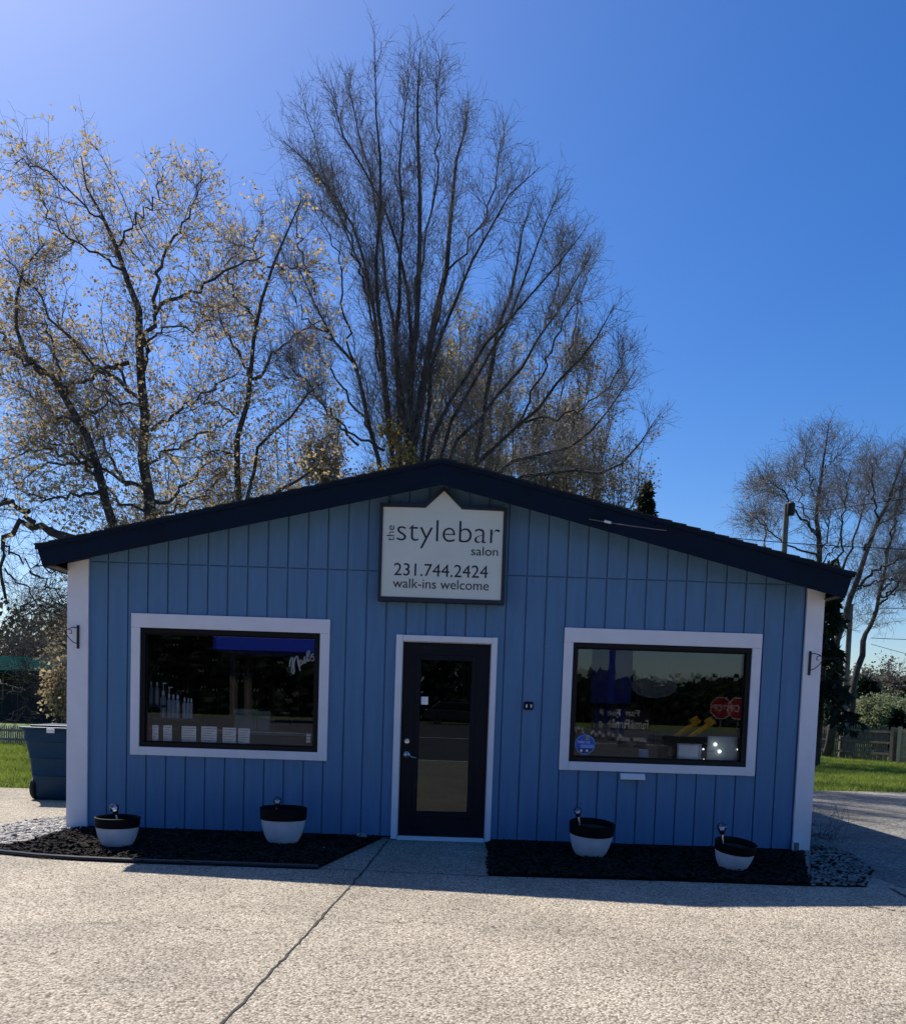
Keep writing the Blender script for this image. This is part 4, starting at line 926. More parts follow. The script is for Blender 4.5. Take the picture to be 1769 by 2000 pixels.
T2 = [c2(l) for l in (
    [(600, 1830), (590, 1700), (620, 1500), (630, 1300), (625, 1000), (640, 700), (650, 400), (645, 200), (640, 60)],
    [(590, 1700), (545, 1430), (515, 1100), (480, 850), (440, 600), (380, 350), (350, 180)],
    [(520, 1700), (495, 1450), (455, 1200), (400, 900), (300, 680), (200, 550), (105, 470)],
    [(610, 1700), (690, 1280), (740, 1080), (770, 850), (770, 600), (830, 420), (830, 280)],
    [(640, 1790), (690, 1500), (710, 1280), (850, 1000), (920, 830), (1000, 700), (1110, 590)],
    [(700, 1780), (780, 1620), (930, 1350), (1050, 1130), (1100, 900), (1190, 690)],
    [(730, 1790), (860, 1650), (1000, 1480), (1130, 1280), (1230, 1100), (1310, 990)],
    [(820, 1820), (1000, 1690), (1230, 1450), (1330, 1300), (1400, 1190)],
    [(470, 1720), (390, 1450), (300, 1330), (230, 1150), (150, 1000)],
    [(525, 1700), (480, 1300), (460, 900), (500, 550), (470, 300), (465, 90)],
    [(650, 1790), (780, 1500), (960, 1280), (1160, 1060), (1270, 900)],
    [(720, 1800), (850, 1550), (1000, 1250), (1100, 1100), (1160, 850)],
    [(615, 1500), (600, 1200), (560, 1000), (520, 750), (300, 380), (290, 230)],
    [(625, 1200), (660, 1000), (700, 700), (710, 400), (700, 180)],
    [(700, 1280), (750, 1060), (870, 880), (930, 700), (950, 500), (965, 380)],
    [(480, 1450), (420, 1100), (340, 850), (250, 600), (190, 300)],
    [(500, 1760), (350, 1680), (200, 1500), (120, 1380)],
    [(500, 1780), (400, 1760), (250, 1700), (60, 1600)],
    [(900, 1820), (1150, 1780), (1300, 1700), (1420, 1560), (1490, 1430)],
    [(980, 1860), (1200, 1840), (1400, 1880), (1470, 1750), (1560, 1640)],
    [(545, 1430), (560, 1100), (580, 800), (570, 450), (600, 160)],
    [(930, 1350), (1000, 1150), (1020, 950), (1080, 740)], [(1230, 1450), (1250, 1250), (1300, 1040)], [(1130, 1280), (1180, 1100), (1210, 880)], [(850, 1000), (980, 900), (1070, 820)], [(780, 1500), (830, 1300), (900, 1100), (930, 980)],
    [(450, 1690), (330, 1500), (230, 1350), (110, 1240)], [(300, 1330), (200, 1250), (120, 1080)], [(230, 1150), (170, 950), (150, 760)], [(390, 1450), (350, 1250), (320, 1000), (250, 760)], [(455, 1200), (380, 1000), (330, 760), (200, 560)], [(400, 1740), (250, 1560), (110, 1460)], [(1000, 1690), (1100, 1500), (1180, 1300), (1260, 1180)], [(1050, 1650), (1250, 1620), (1400, 1480), (1450, 1360)])]
T2 = [l for i, l in enumerate(T2) if i not in (11, 17, 24, 25)]
T2 = [dict(p=l, r=(.10 if i in (0, 3) else .055), tip=.008, free=(i in (12, 13, 14, 15) or i >= 20)) for i, l in enumerate(T2)]
for i in (12, 13, 14, 15, *range(20, len(T2))): T2[i]['r'] = .034
limb_tree('bare_tree', 'tallest bare tree with many upright stems behind the roof peak', 'tree', T2, Y2, base2, 11, spread=2.8, l1=(1100, 2.0), l2=(8000, .85), l3=(23000, .36), ang=(.5, .6, .75), up=(.12, .06, .0), wig=(.12, .2, .26), t0=.40, kr=.0062, twr=.0040)
Y1 = 11.; base1 = at(285, 1520, Y1); base1[2] = -.03
T1 = [dict(p=c1(l), r=w) for l, w in (
    ([(605, 1720), (595, 1500), (585, 1250), (590, 1000), (575, 850), (530, 700), (480, 550), (430, 430), (370, 330), (335, 120)], .125),
    ([(430, 1140), (500, 1260), (580, 1400)], .03))]
T1[1]['free'] = True
def fr(l, w, tp=.010): return dict(p=c1(l), r=w, free=True, tip=tp)
T1 += [fr([(590, 1100), (620, 950), (640, 850), (760, 780), (880, 700), (980, 640), (1090, 590)], .06), fr([(640, 850), (650, 700), (700, 520), (790, 380), (835, 230)], .045),
       fr([(600, 1250), (500, 1150), (340, 1020), (200, 880), (110, 700), (20, 610)], .045), fr([(530, 1070), (400, 1110), (280, 1200)], .05, .03),
       fr([(620, 1350), (720, 1290), (850, 1190), (980, 1110)], .04), fr([(590, 1240), (470, 1100), (330, 1000), (160, 960)], .04),
       fr([(605, 1640), (700, 1640), (780, 1560), (850, 1480), (960, 1440)], .05), fr([(600, 1600), (500, 1560), (430, 1400), (400, 1300), (300, 1240)], .045), fr([(530, 700), (450, 620), (300, 520), (200, 420), (150, 270)], .03), fr([(480, 550), (560, 430), (640, 330), (670, 210)], .025),
       fr([(430, 430), (300, 300), (190, 170), (60, 160)], .022), fr([(600, 1600), (420, 1500), (200, 1480), (60, 1560)], .04), fr([(600, 1500), (740, 1400), (880, 1340), (960, 1300)], .03), fr([(760, 780), (860, 900), (900, 1000)], .02),
       fr([(595, 1680), (480, 1640), (380, 1480), (180, 1380), (60, 1400)], .035), fr([(590, 1000), (700, 920), (800, 930), (900, 860)], .025), fr([(585, 1250), (440, 1240), (250, 1330), (80, 1260)], .03), fr([(610, 1700), (760, 1650), (860, 1600), (900, 1500)], .03)]
kw = dict(bark='bark2', twig='twig_b', leaf='leaf_tan', ang=(.8, .8, .8), up=(.04, .03, .02), wig=(.16, .2, .22), leafn=5, leafsize=.088, lspread=.06, kr=.0075)
limb_tree('maple_tree', 'large maple with pale tan new leaves behind the left roof slope', 'tree', T1, Y1, base1, 21, spread=2.2, l1=(380, 1.9), l2=(2000, .8), l3=(6800, .32), leafp=.36, t0=.2, **kw)
base1b = at(225, 1520, Y1 - 1); base1b[2] = -.03
T1b = [dict(p=c1([(480, 1760), (420, 1550), (340, 1320), (280, 1200), (180, 1110), (60, 1020), (40, 800), (100, 680), (185, 540)]), r=.10)] + [fr([(180, 1110), (100, 1040), (0, 1010)], .04), fr([(340, 1320), (240, 1290), (120, 1200), (-40, 1100)], .035), fr([(60, 1020), (-30, 900), (-80, 760)], .03), fr([(420, 1550), (300, 1450), (150, 1420), (-20, 1480)], .04), fr([(440, 1620), (330, 1600), (200, 1640), (60, 1580)], .04),
      fr([(420, 1550), (330, 1420), (200, 1380)], .03), fr([(280, 1200), (230, 1050), (210, 950), (90, 880)], .03)]
def fp(l, w, tp=.008): return dict(p=l, r=w, free=True, tip=tp)
T1c = [dict(p=[(222, 1250), (228, 1120), (215, 1080), (122, 1050), (98, 1036)], r=.11, tip=.085), fp([(215, 1080), (122, 1050), (98, 1036), (79, 1024), (44, 1022), (17, 1045), (5, 1066), (6, 1110), (12, 1170)], .085, .03), fp([(70, 1022), (30, 990), (0, 975), (-60, 985)], .06, .03), fp([(60, 1115), (84, 1130), (96, 1145), (112, 1162), (135, 1197)], .025), fp([(5, 1066), (40, 1085), (90, 1110), (150, 1120)], .025), fp([(135, 1180), (100, 1180), (60, 1195), (20, 1225)], .02), fp([(10, 1110), (50, 1150), (90, 1190), (130, 1205)], .02), fp([(-20, 1240), (40, 1190), (80, 1165)], .02), fp([(-20, 1330), (40, 1345), (90, 1350), (120, 1365)], .015), fp([(-20, 1300), (30, 1310), (100, 1330)], .015)]
limb_tree('maple_tree', 'leaning maple stem with tan leaves at the far left edge', 'tree', T1b, Y1 - 1, base1b, 23, spread=1.6, l1=(170, 1.5), l2=(900, .75), l3=(2200, .32), leafp=.36, t0=.2, **kw)
limb_tree('gnarled_tree', 'gnarled bare tree with thick curling low limbs beside the left eave', 'tree', T1c, Y1 - 1.6, (base1b[0] + .3, Y1 - 1.6, -.03), 24, spread=.8, l1=(110, 1.3), l2=(620, .7), l3=(2200, .34), ang=(.8, .8, .8), up=(.0, .0, .0), wig=(.18, .22, .24), kr=.008, t0=.25, bark='bark', twig='bark')
base3 = at(470, 1510, 12.); base3[2] = -.03
T3 = [dict(p=c1([(990, 1630), (970, 1450), (980, 1280), (1045, 1140), (1030, 1000), (1065, 830), (1090, 680), (1190, 500), (1240, 330)]), r=.075), dict(p=c1([(1020, 1640), (1060, 1450), (1160, 1310), (1250, 1230), (1330, 1150)]), r=.045),
      dict(p=c1([(1080, 1640), (1180, 1560), (1290, 1520), (1350, 1440)]), r=.05)] + [fr([(1045, 1140), (1130, 1030), (1220, 960), (1340, 880)], .04), fr([(1045, 1140), (960, 1000), (900, 870), (870, 760)], .035), fr([(1050, 900), (950, 780), (930, 650), (1010, 520)], .025), fr([(1090, 680), (1040, 560), (1080, 430)], .02), fr([(1100, 650), (1220, 640), (1300, 700)], .02), fr([(980, 1280), (860, 1230), (780, 1160)], .03), fr([(970, 1450), (880, 1430), (800, 1480)], .03)]
limb_tree('young_maple', 'slender forked maple with sparse tan leaves between the big maple and the tall bare tree', 'tree', T3, 12., base3, 25, spread=1.6, l1=(210, 1.5), l2=(1250, .72), l3=(3600, .3), leafp=.3, t0=.2, **kw)

def free_tree(name, label, X, Y, h, w, sd, stems=7, r0=.06, l1=(220, 1.4), l2=(1500, .6), l3=(6000, .3), leaf=None, leafp=.6, leafsize=.06, leafn=1, bark='bark', twig='twig', vase=.5, t0=.3, group=None, cat='tree', trunk=.15, twr=.0035, up=(.12, .1, .05), ang=(.5, .5, .6), lspread=.06, kr=.012, zmin=-.03):
    r = np.random.default_rng(sd); bs = np.array((X, Y, zmin)); root = thing(name, label, cat, tuple(bs), group)
    LP = []; LR = []
    for i in range(stems):
        a = 2 * math.pi * (i + r.random() * .8) / stems; q = r.uniform(.25, 1.) if i else .05; tipz = h * (1 - .45 * q ** 1.6) * r.uniform(.9, 1.03); d = np.array((math.cos(a), math.sin(a), 0)) * w / 2 * q
        P = [bs, bs + np.array((0, 0, h * trunk)), bs + d * .25 * vase * 2 + np.array((0, 0, h * (trunk + .2))), bs + d * .7 + np.array((0, 0, tipz * .72)), bs + d + np.array((0, 0, tipz))]
        Rr = [r0 * 1.4, r0 * 1.1, r0 * .7, r0 * .35, .01]; q_, rr_ = resample(P, Rr, 14, r, h * .008); LP.append(q_); LR.append(rr_)
    LP = np.stack(LP); LR = np.stack(LR); b = MB(); tubes(b, LP, LR, 8); b.build('trunk', bark, root, smooth='all')
    b = MB(); a1, ra1 = spawn(LP, LR, l1[0], t0, .98, ang[0], lambda t, s: l1[1] * (1.2 - .8 * t), kr, 6, .12, up[0], r); tubes(b, a1, ra1, 4)
    a2, ra2 = spawn(a1, ra1, l2[0], .1, 1., ang[1], lambda t, s: l2[1] * (1.1 - .4 * t), kr, 4, .16, up[1], r, rmin=twr * 1.2); tubes(b, a2, ra2, 3)
    a3, ra3 = spawn(a2, ra2, l3[0], .1, 1., ang[2], lambda t, s: l3[1] * np.ones_like(t), kr, 2, .2, up[2], r, rmin=twr, taper=.5); tubes(b, a3, ra3, 3)
    b.build('crown', twig, root, smooth='all')
    if leaf:
        b = MB(); E = np.concatenate((a3[:, -1], a2[:, -1])); E = E[r.random(len(E)) < leafp]; leaves(b, E, r, leafsize, leafn, lspread); b.build('leaves', leaf, root)
    return root
def ft(px, py_top, Y, wpx, **k):
    p = at(px, py_top, Y); w = wpx / FPX * (Y + CD); return free_tree(X=p[0], Y=Y, h=p[2] + .03, w=w, **k)
bk = 'trees behind the tall bare tree'
ft(935, 530, 24, 300, name='budding_tree', label='olive budding tree directly behind the right side of the tall bare tree', sd=31, stems=10, leaf='leaf_olive', leafsize=.10, leafp=.8, leafn=2, twig='twig_b', l1=(420, 1.9), l2=(3200, .8), l3=(12000, .4), r0=.08, twr=.0055, group=bk)
ft(1095, 585, 25, 320, name='budding_tree', label='broader brown budding tree right of the olive one behind the roof', sd=32, stems=11, leaf='leaf_brown', leafsize=.10, leafp=.8, leafn=2, twig='twig_b', l1=(420, 1.9), l2=(3200, .8), l3=(12000, .4), r0=.08, twr=.0055, group=bk)
ft(1180, 745, 20, 330, name='budding_tree', label='low twiggy tree above the right roof slope near the small spruce', sd=33, stems=9, leaf='leaf_brown', leafsize=.10, leafp=.8, twig='twig_b', l1=(320, 1.6), l2=(2400, .7), l3=(9500, .35), r0=.07, twr=.0045, group=bk)
ft(820, 650, 26, 220, name='budding_tree', label='small olive tree hidden behind the stems of the tall bare tree', sd=34, stems=8, leaf='leaf_olive', leafsize=.10, leafp=.6, twig='twig_b', l1=(220, 1.7), l2=(1500, .8), l3=(5000, .4), r0=.07, twr=.006, group=bk)
ft(775, 822, 13, 150, name='yellow_shrub', label='yellow leaved small tree just above the roof left of the peak', sd=35, stems=7, leaf='leaf_yellow', leafsize=.10, leafp=.9, leafn=3, twig='twig_b', l1=(120, .9), l2=(600, .45), l3=(2200, .25), r0=.03, lspread=.1)
ft(655, 790, 16, 320, name='dark_shrub', label='dark olive bushy tree above the left roof slope near the peak', sd=36, stems=9, leaf='leaf_brown', leafsize=.09, leafp=.9, leafn=3, twig='twig', l1=(400, 1.4), l2=(2800, .65), l3=(9000, .35), r0=.05, twr=.004)
ft(560, 760, 18, 200, name='dark_shrub', label='thin twiggy tree low between the young maple and the tall tree', sd=37, stems=7, leaf='leaf_brown', leafsize=.07, leafp=.4, twig='twig', l1=(130, 1.3), l2=(700, .65), l3=(2200, .35), r0=.05, twr=.004)
# left: low brown trees around and beyond the dark building
lf = 'brown trees by the dark building'
for i, (px, py, Y, w, lb) in enumerate(((-60, 1205, 42, 300, 'wide brown tree at the left edge behind the dark building'), (70, 1200, 42, 200, 'brown tree rising behind the teal roof'), (190, 1030, 22, 220, 'brown tree rising behind the left eave'), (330, 880, 20, 260, 'olive tree low behind the big maple trunks'), (460, 880, 24, 260, 'brown tree low behind the young maple'))):
    ft(px, py, Y, w, name='brown_tree', label=lb, sd=50 + i, stems=9, leaf=('leaf_dark', 'leaf_dark', 'leaf_brown', 'leaf_olive', 'leaf_brown')[i], leafsize=.10, leafp=.6, leafn=2, twig='twig', l1=(240, 1.7), l2=(1500, .8), l3=(5000, .4), r0=.08, twr=.0055, group=lf, t0=.15, ang=(.8, .8, .8), up=(.02, .02, 0))
ft(118, 1290, 6.5, 60, name='tan_bush', label='tan leaved bush hanging beside the left corner post above the bin', sd=57, stems=5, leaf='leaf_tan', leafsize=.07, leafp=.9, leafn=2, twig='twig_b', l1=(40, .4), l2=(160, .25), l3=(380, .16), r0=.02, t0=.45, kr=.01)

# right trees
YR = 22.; baseR = gnd(1650, 1479, -.03); YR = baseR[1]
def c7(L): return [(1560 + a * .165, 1230 + c * .165) for a, c in L]
TR = [dict(p=c7([(585, 1470), (610, 1100), (640, 800), (700, 400), (800, 0)]) + c3([(1230, 1800), (1330, 1480), (1400, 1150), (1450, 950), (1480, 700)]), r=.15, tip=.02),
      ]
TR += [dict(p=c3([(1330, 1480), (1450, 1330), (1600, 1200)]), r=.05, free=True), dict(p=c3([(1330, 1480), (1480, 1430), (1620, 1380)]), r=.04, free=True), dict(p=c3([(1400, 1150), (1480, 800), (1560, 500)]), r=.04, free=True), dict(p=c3([(1300, 1600), (1420, 1420), (1560, 1330), (1700, 1300)]), r=.05, free=True)]
limb_tree('bare_tree', 'bare leaning tree rising from the fence to the right edge', 'tree', TR, YR, baseR, 41, spread=2., l1=(150, 2.0), l2=(900, .9), l3=(3600, .42), ang=(.7, .75, .8), up=(.05, .03, .0), wig=(.13, .2, .25), kr=.0065, t0=.5, r0=.12, twr=.004)
baseQ = gnd(1612, 1480, -.03)
TQ = [dict(p=c7([(390, 1500), (400, 1000), (380, 500)]) + c3([(1030, 1680), (1180, 1370), (1230, 1100), (1340, 880), (1420, 700), (1500, 450), (1560, 300)]), r=.14, tip=.02)] + [dict(p=c3(l), r=w, free=True) for l, w in (
    ([(1180, 1380), (1300, 1250), (1450, 1200), (1600, 1110)], .05), ([(1230, 1100), (1300, 950), (1400, 850), (1560, 800)], .04), ([(1340, 880), (1300, 700), (1290, 500), (1300, 370)], .04), ([(1060, 1250), (1150, 1000), (1230, 720), (1265, 500), (1290, 360)], .04), ([(1035, 1240), (1050, 900), (1090, 600), (1120, 480)], .035), ([(1180, 1400), (1350, 1340), (1560, 1330)], .04), ([(1420, 700), (1480, 620), (1560, 560)], .03))]
limb_tree('bare_tree', 'bare tree with pale forked trunk crossing behind the right roof corner', 'tree', TQ, baseQ[1] - 1, baseQ, 42, spread=2., l1=(230, 1.9), l2=(1300, .85), l3=(4300, .42), ang=(.7, .75, .8), up=(.05, .03, .0), wig=(.13, .2, .25), kr=.0065, t0=.4, r0=.12, twr=.004)
baseP = at(1600, 1500, 24.); baseP[2] = -.03
TP = [dict(p=c3([(870, 1250), (865, 1000), (850, 780), (900, 500), (930, 300), (950, 110)]), r=.10, tip=.012)] + [dict(p=c3(l), r=w, free=True) for l, w in (
    ([(850, 950), (720, 830), (620, 700), (540, 580), (430, 510)], .04), ([(455, 1150), (460, 900), (430, 800), (330, 820)], .04), ([(840, 680), (800, 560), (780, 400), (750, 230)], .03), ([(860, 1000), (760, 800), (700, 640), (680, 400)], .03), ([(870, 1150), (940, 1000), (960, 800), (920, 650)], .03),
    ([(600, 700), (500, 640), (380, 620)], .025), ([(860, 1150), (700, 1100), (560, 1020), (420, 860), (300, 860)], .04), ([(880, 1200), (1000, 1100), (1050, 1000)], .03), ([(870, 560), (970, 400), (1050, 330)], .02))]
limb_tree('bare_tree', 'bare spreading tree around the utility pole above the right roof end', 'tree', TP, 24., baseP, 43, spread=2.2, l1=(260, 1.9), l2=(1500, .85), l3=(5000, .42), ang=(.7, .75, .8), up=(.05, .03, .0), wig=(.13, .2, .25), kr=.0065, t0=.35, r0=.1, twr=.0045, leaf='leaf_olive', leafp=.25, leafsize=.06)

# conifers
def spruce(name, label, X, Y, z0, h, w, sd, droop=.35, n=26, per=9, needle=.16, m='needle', group=None, sparse=1., zb0=.1, dens=16):
    r = np.random.default_rng(sd); root = thing(name, label, 'conifer', (X, Y, z0), group)
    b = MB(); b.tube([(X, Y, z0), (X + .05, Y, z0 + h * .5), (X, Y, z0 + h)], [h * .016, h * .01, .015], 8); b.build('trunk', 'bark', root, smooth=True)
    P = []; D = []; L = []
    for i in range(n):
        f = zb0 + (1 - zb0) * i / n; l = w / 2 * (1 - f) ** .85 * r.uniform(.7, 1.15) + .08
        for k in range(per):
            if r.random() > sparse: continue
            a = r.uniform(0, 2 * math.pi); P.append((X, Y, z0 + f * h + r.normal(0, h * .008))); D.append((math.cos(a), math.sin(a), r.uniform(-.25, .1))); L.append(l * r.uniform(.6, 1.1))
    P = np.array(P); D = np.array(D); L = np.array(L)
    br, rb = grow(P, D, L, L * .014 + .004, 6, .08, -droop * .12, r); b = MB(); tubes(b, br, rb, 4); b.build('branches', 'bark', root, smooth='all')
    Mn = int(len(P) * dens); i = r.integers(0, len(P), Mn); t = r.uniform(.15, 1, Mn) * 6; j = np.minimum(t.astype(int), 5); f = (t - j)[:, None]
    C = br[i, j] * (1 - f) + br[i, j + 1] * f; T = nrm(br[i, j + 1] - br[i, j]); S = nrm(T * .7 + r.normal(0, .55, (Mn, 3)) + np.array((0, 0, -.2))) ; ln = needle * r.uniform(.6, 1.3, Mn)[:, None]
    s = nrm(np.cross(S, r.normal(0, 1, (Mn, 3)))) * ln * .22
    v = np.stack((C - s * .5, C + S * ln * .5 - s, C + S * ln, C + S * ln * .5 + s), 1); b = MB(); b.addarr(v.reshape(-1, 3), np.arange(Mn * 4).reshape(-1, 4)); b.build('crown', m, root)
    return root
p = at(1263, 937, 40); spruce('spruce_tree', 'small pointed dark spruce above the right roof slope', p[0], 40, -.03, p[2], 6.4, 61, n=30, per=14, needle=.3, dens=22, zb0=.3)
p = at(1608, 1150, 15.5); spruce('spruce_tree', 'dark drooping spruce beside the right corner post', p[0] + .1, 15.5, -.03, p[2] + .8, 3.1, 62, droop=1.1, n=20, per=7, needle=.26, sparse=.8, zb0=.30, dens=34)
p = at(1760, 1308, 42); spruce('spruce_tree', 'dark pine in the wood at the right edge', p[0] + 1, 42, -.03, p[2], 4, 63, n=26, per=12, needle=.4, dens=22)
p = at(1693, 1325, 40); spruce('spruce_tree', 'dark pine in the wood left of the leaning trunk', p[0], 40, -.03, p[2], 3.4, 64, n=24, per=12, needle=.4, dens=22)
p = at(1668, 1395, 26); spruce('spruce_tree', 'small dark conifer before the weathered fence', p[0] + .9, 24.5, -.03, p[2] + .2, 1.6, 65, n=16, per=8, needle=.25, dens=18)
# shrubs and wood beyond the fence
sh = 'pale shrubs beyond the right fence'
for i, (px, py, Y, w, lf_, lb) in enumerate(((1618, 1362, 32, 70, 'leaf_pale', 'pale green shrub beyond the fence beside the spruce trunk'), (1712, 1366, 31, 70, 'leaf_pale', 'grey green round shrub beyond the fence in the middle'), (1765, 1368, 32, 80, 'leaf_pale', 'green round shrub beyond the new fence section'), (1672, 1385, 33, 60, 'leaf_olive', 'olive shrub beyond the fence behind the trunks'))):
    ft(px, py, Y, w, name='shrub', label=lb, sd=70 + i, stems=10, leaf=lf_, leafsize=.13, leafp=.9, leafn=3, lspread=.12, twig='twig', l1=(130, .8), l2=(700, .45), l3=(2200, .25), r0=.03, twr=.006, group=sh, t0=.05, trunk=.04, cat='shrub', ang=(.6, .6, .7))
fw = 'bare trees of the wood at the right'
for i, (px, py, Y, w) in enumerate(((1640, 1310, 50, 110), (1690, 1318, 48, 100), (1735, 1306, 52, 120), (1790, 1318, 50, 120), (1590, 1300, 52, 120))):
    ft(px, py, Y, w, name='wood_tree', label=['brown bare wood tree behind the spruce trunks', 'brown bare wood tree behind the dark middle pine', 'brown bare wood tree highest on the ridge right of the leaning trunk', 'brown bare wood tree cut by the right edge', 'brown bare wood tree hidden beside the corner post'][i], sd=80 + i, stems=9, leaf='leaf_wood', leafsize=.17, leafp=.8, leafn=2, lspread=.2, twig='twig', l1=(160, 1.4), l2=(900, .7), l3=(2400, .4), r0=.08, twr=.012, group=fw, t0=.1)
# wood masses far behind
def wood(name, label, x0, x1, y0, y1, zf, n, sd, m, size):
    r = np.random.default_rng(sd); x = r.uniform(x0, x1, n); y = r.uniform(y0, y1, n); z = r.random(n) ** .8 * zf(x) 
    b = MB(); leaves(b, np.stack((x, y, z), 1), r, size, 1, .3)
    k = n // 60; xs = r.uniform(x0, x1, k); ys = r.uniform(y0, y1, k); Z = zf(xs)
    P = np.stack((xs, ys, np.full(k, -.05)), 1); pt, rr_ = grow(P, np.tile((0, 0, 1.), (k, 1)), Z, np.full(k, .12), 4, .04, .2, r); tubes(b, pt, rr_, 4)
    return tag(b.build(name, m), label, 'wood', kind='stuff')
wav = lambda x, a, b_: a * (1 + .14 * np.sin(x * .45 + 1) + .10 * np.sin(x * 1.3) + .06 * np.sin(x * 3.1)) + b_
wood('far_wood', 'far brown wood behind the right fence', 20, 75, 62, 80, lambda x: wav(x, 3.6, 1.0), 26000, 90, 'leaf_dark', .5)
wood('far_wood', 'far brown wood behind the dark building at the left', -75, -8, 48, 62, lambda x: wav(x, 4.6, 1.2), 26000, 91, 'leaf_dark', .45)
wood('far_wood', 'far low wood on the horizon directly behind the shop', -10, 26, 60, 74, lambda x: wav(x, 2.6, .8), 14000, 92, 'leaf_dark', .5)
# brush along the fence foot
b = MB(); r = np.random.default_rng(7); n = 340
q = np.stack((r.uniform(12.4, 18.5, n), r.uniform(21.5, 23.3, n) - .0, np.full(n, -.03)), 1); q[:, 1] = 24.6 - (q[:, 0] - 12) * .45 + r.normal(0, .3, n) - 1.2
pt, rr_ = grow(q, r.normal(0, .6, (n, 3)) + np.array((0, 0, 1.)), r.uniform(.3, 1.3, n), np.full(n, .008), 4, .2, 0, r); tubes(b, pt, rr_, 3); tag(b.build('brush', 'twig'), 'tangle of dead twigs along the foot of the weathered fence', 'brush', kind='stuff')
b = MB(); n = 46; c0_ = gnd(1606, 1640); q = np.stack((c0_[0] + r.normal(0, .13, n), c0_[1] + r.normal(0, .22, n) + .1, np.full(n, .0)), 1)
pt, rr_ = grow(q, r.normal(0, .45, (n, 3)) + np.array((.15, 0, 1.)), r.uniform(.2, .62, n), np.full(n, .004), 8, .22, -.09, r); tubes(b, pt, rr_, 4)
tag(b.build('dead_plant', 'twig', origin=(c0_[0], c0_[1], 0)), 'tangled dark dead stems beside the right corner of the shop', 'plant')

# grass
def grass(P, n, sd, label, h=(.05, .11)):
    r = np.random.default_rng(sd); q = scatter(P, n, sd); hh = r.uniform(*h, n); a = r.uniform(0, 6.28, n); w = .007 + .005 * r.random(n); ln = r.normal(0, .35, (n, 2)) * hh[:, None]
    base = np.stack((q[:, 0], q[:, 1], np.full(n, -.032)), 1); dx = np.stack((np.cos(a) * w, np.sin(a) * w, np.zeros(n)), 1)
    tip = base + np.stack((ln[:, 0], ln[:, 1], hh), 1)
    v = np.stack((base - dx, base + dx, tip), 1); b = MB(); b.addarr(v.reshape(-1, 3), np.arange(n * 3).reshape(-1, 3))
    return tag(b.build('grass', 'grass'), label, 'grass', kind='stuff')
grass([(6, 7.9), (16, 8.0), (17.5, 20.), (11.4, 24.5)], 90000, 1, 'short sunlit lawn between the gravel drive and the right fence', (.06, .13))
grass([(-4, 8.05), (6.0, 7.85), (11.4, 24.5), (9, 40), (-8, 40)], 45000, 3, 'rough lawn directly behind the shop under the tall trees', (.08, .2))
grass([(-7.5, 3.66), (-4.5, 3.66), (-9, 14.5), (-16, 14.5)], 50000, 2, 'short sunlit lawn behind the bin at the left', (.05, .11))

# ================================================================== across the street (seen in the glass)
def treeline(name, label, x0, x1, y0, zf, n, sd, m='leaf_brown', size=.5):
    return wood(name, label, x0, x1, y0 - 8, y0, zf, n, sd, m, size)
treeline('roadside_wood', 'dark wood across the road mirrored in the windows', -70, 5, -55, lambda x: wav(x, 8.0, 2.0), 26000, 95, 'needle', .8)
treeline('roadside_wood', 'lower wood across the road mirrored in the right window', 5, 80, -72, lambda x: wav(x, 2.9, 1.0), 24000, 96, 'needle', .8)
# stop sign
c = mir(1443, 1384, 22.3); R8 = 23 / FPX * (22.3 + CD)
t = thing('stop_sign', 'red octagonal stop sign mirrored at the right of the right window', 'sign', (c[0], c[1], -.03))
oc = lambda r_: [(c[0] + r_ * math.cos(rad(22.5 + 45 * k)), c[2] + r_ * math.sin(rad(22.5 + 45 * k))) for k in range(8)]
b = MB(); b.prism(oc(R8), c[1] - .004, c[1]); b.build('sign_border', 'white', t); b = MB(); b.prism(oc(R8 * .93), c[1] + .0005, c[1] + .003); b.build('sign_face', 'red', t)
text('STOP', (c[0] - R8 * .74, c[2] - R8 * .28, c[0] + R8 * .74, c[2] + R8 * .28), c[1] + .005, 'white', t, 'lettering', normal=-1)
b = MB(); b.box((c[0] - .03, c[1] - .06, -.03), (c[0] + .03, c[1] - .01, c[2] + R8 * .8)); b.build('sign_post', 'steel', t)
# blue pylon
c = mir(1211, 1375, 30); tp = mir(1205, 1268, 30); hw = 21 / FPX * (30 + CD)
t = thing('pylon_sign', 'tall blue pylon sign mirrored in the left part of the right window', 'sign', (c[0], c[1], -.03))
b = MB(); b.box((c[0] - hw, c[1] - .5, c[2]), (c[0] + hw, c[1], tp[2])); b.build('sign_cabinet', 'blue', t, bevel=.02)
for s_ in (-1, 1):
    b = MB(); b.box((c[0] + s_ * hw * .4 - .08, c[1] - .33, -.03), (c[0] + s_ * hw * .4 + .08, c[1] - .17, c[2])); b.build('sign_post', 'blue', t)
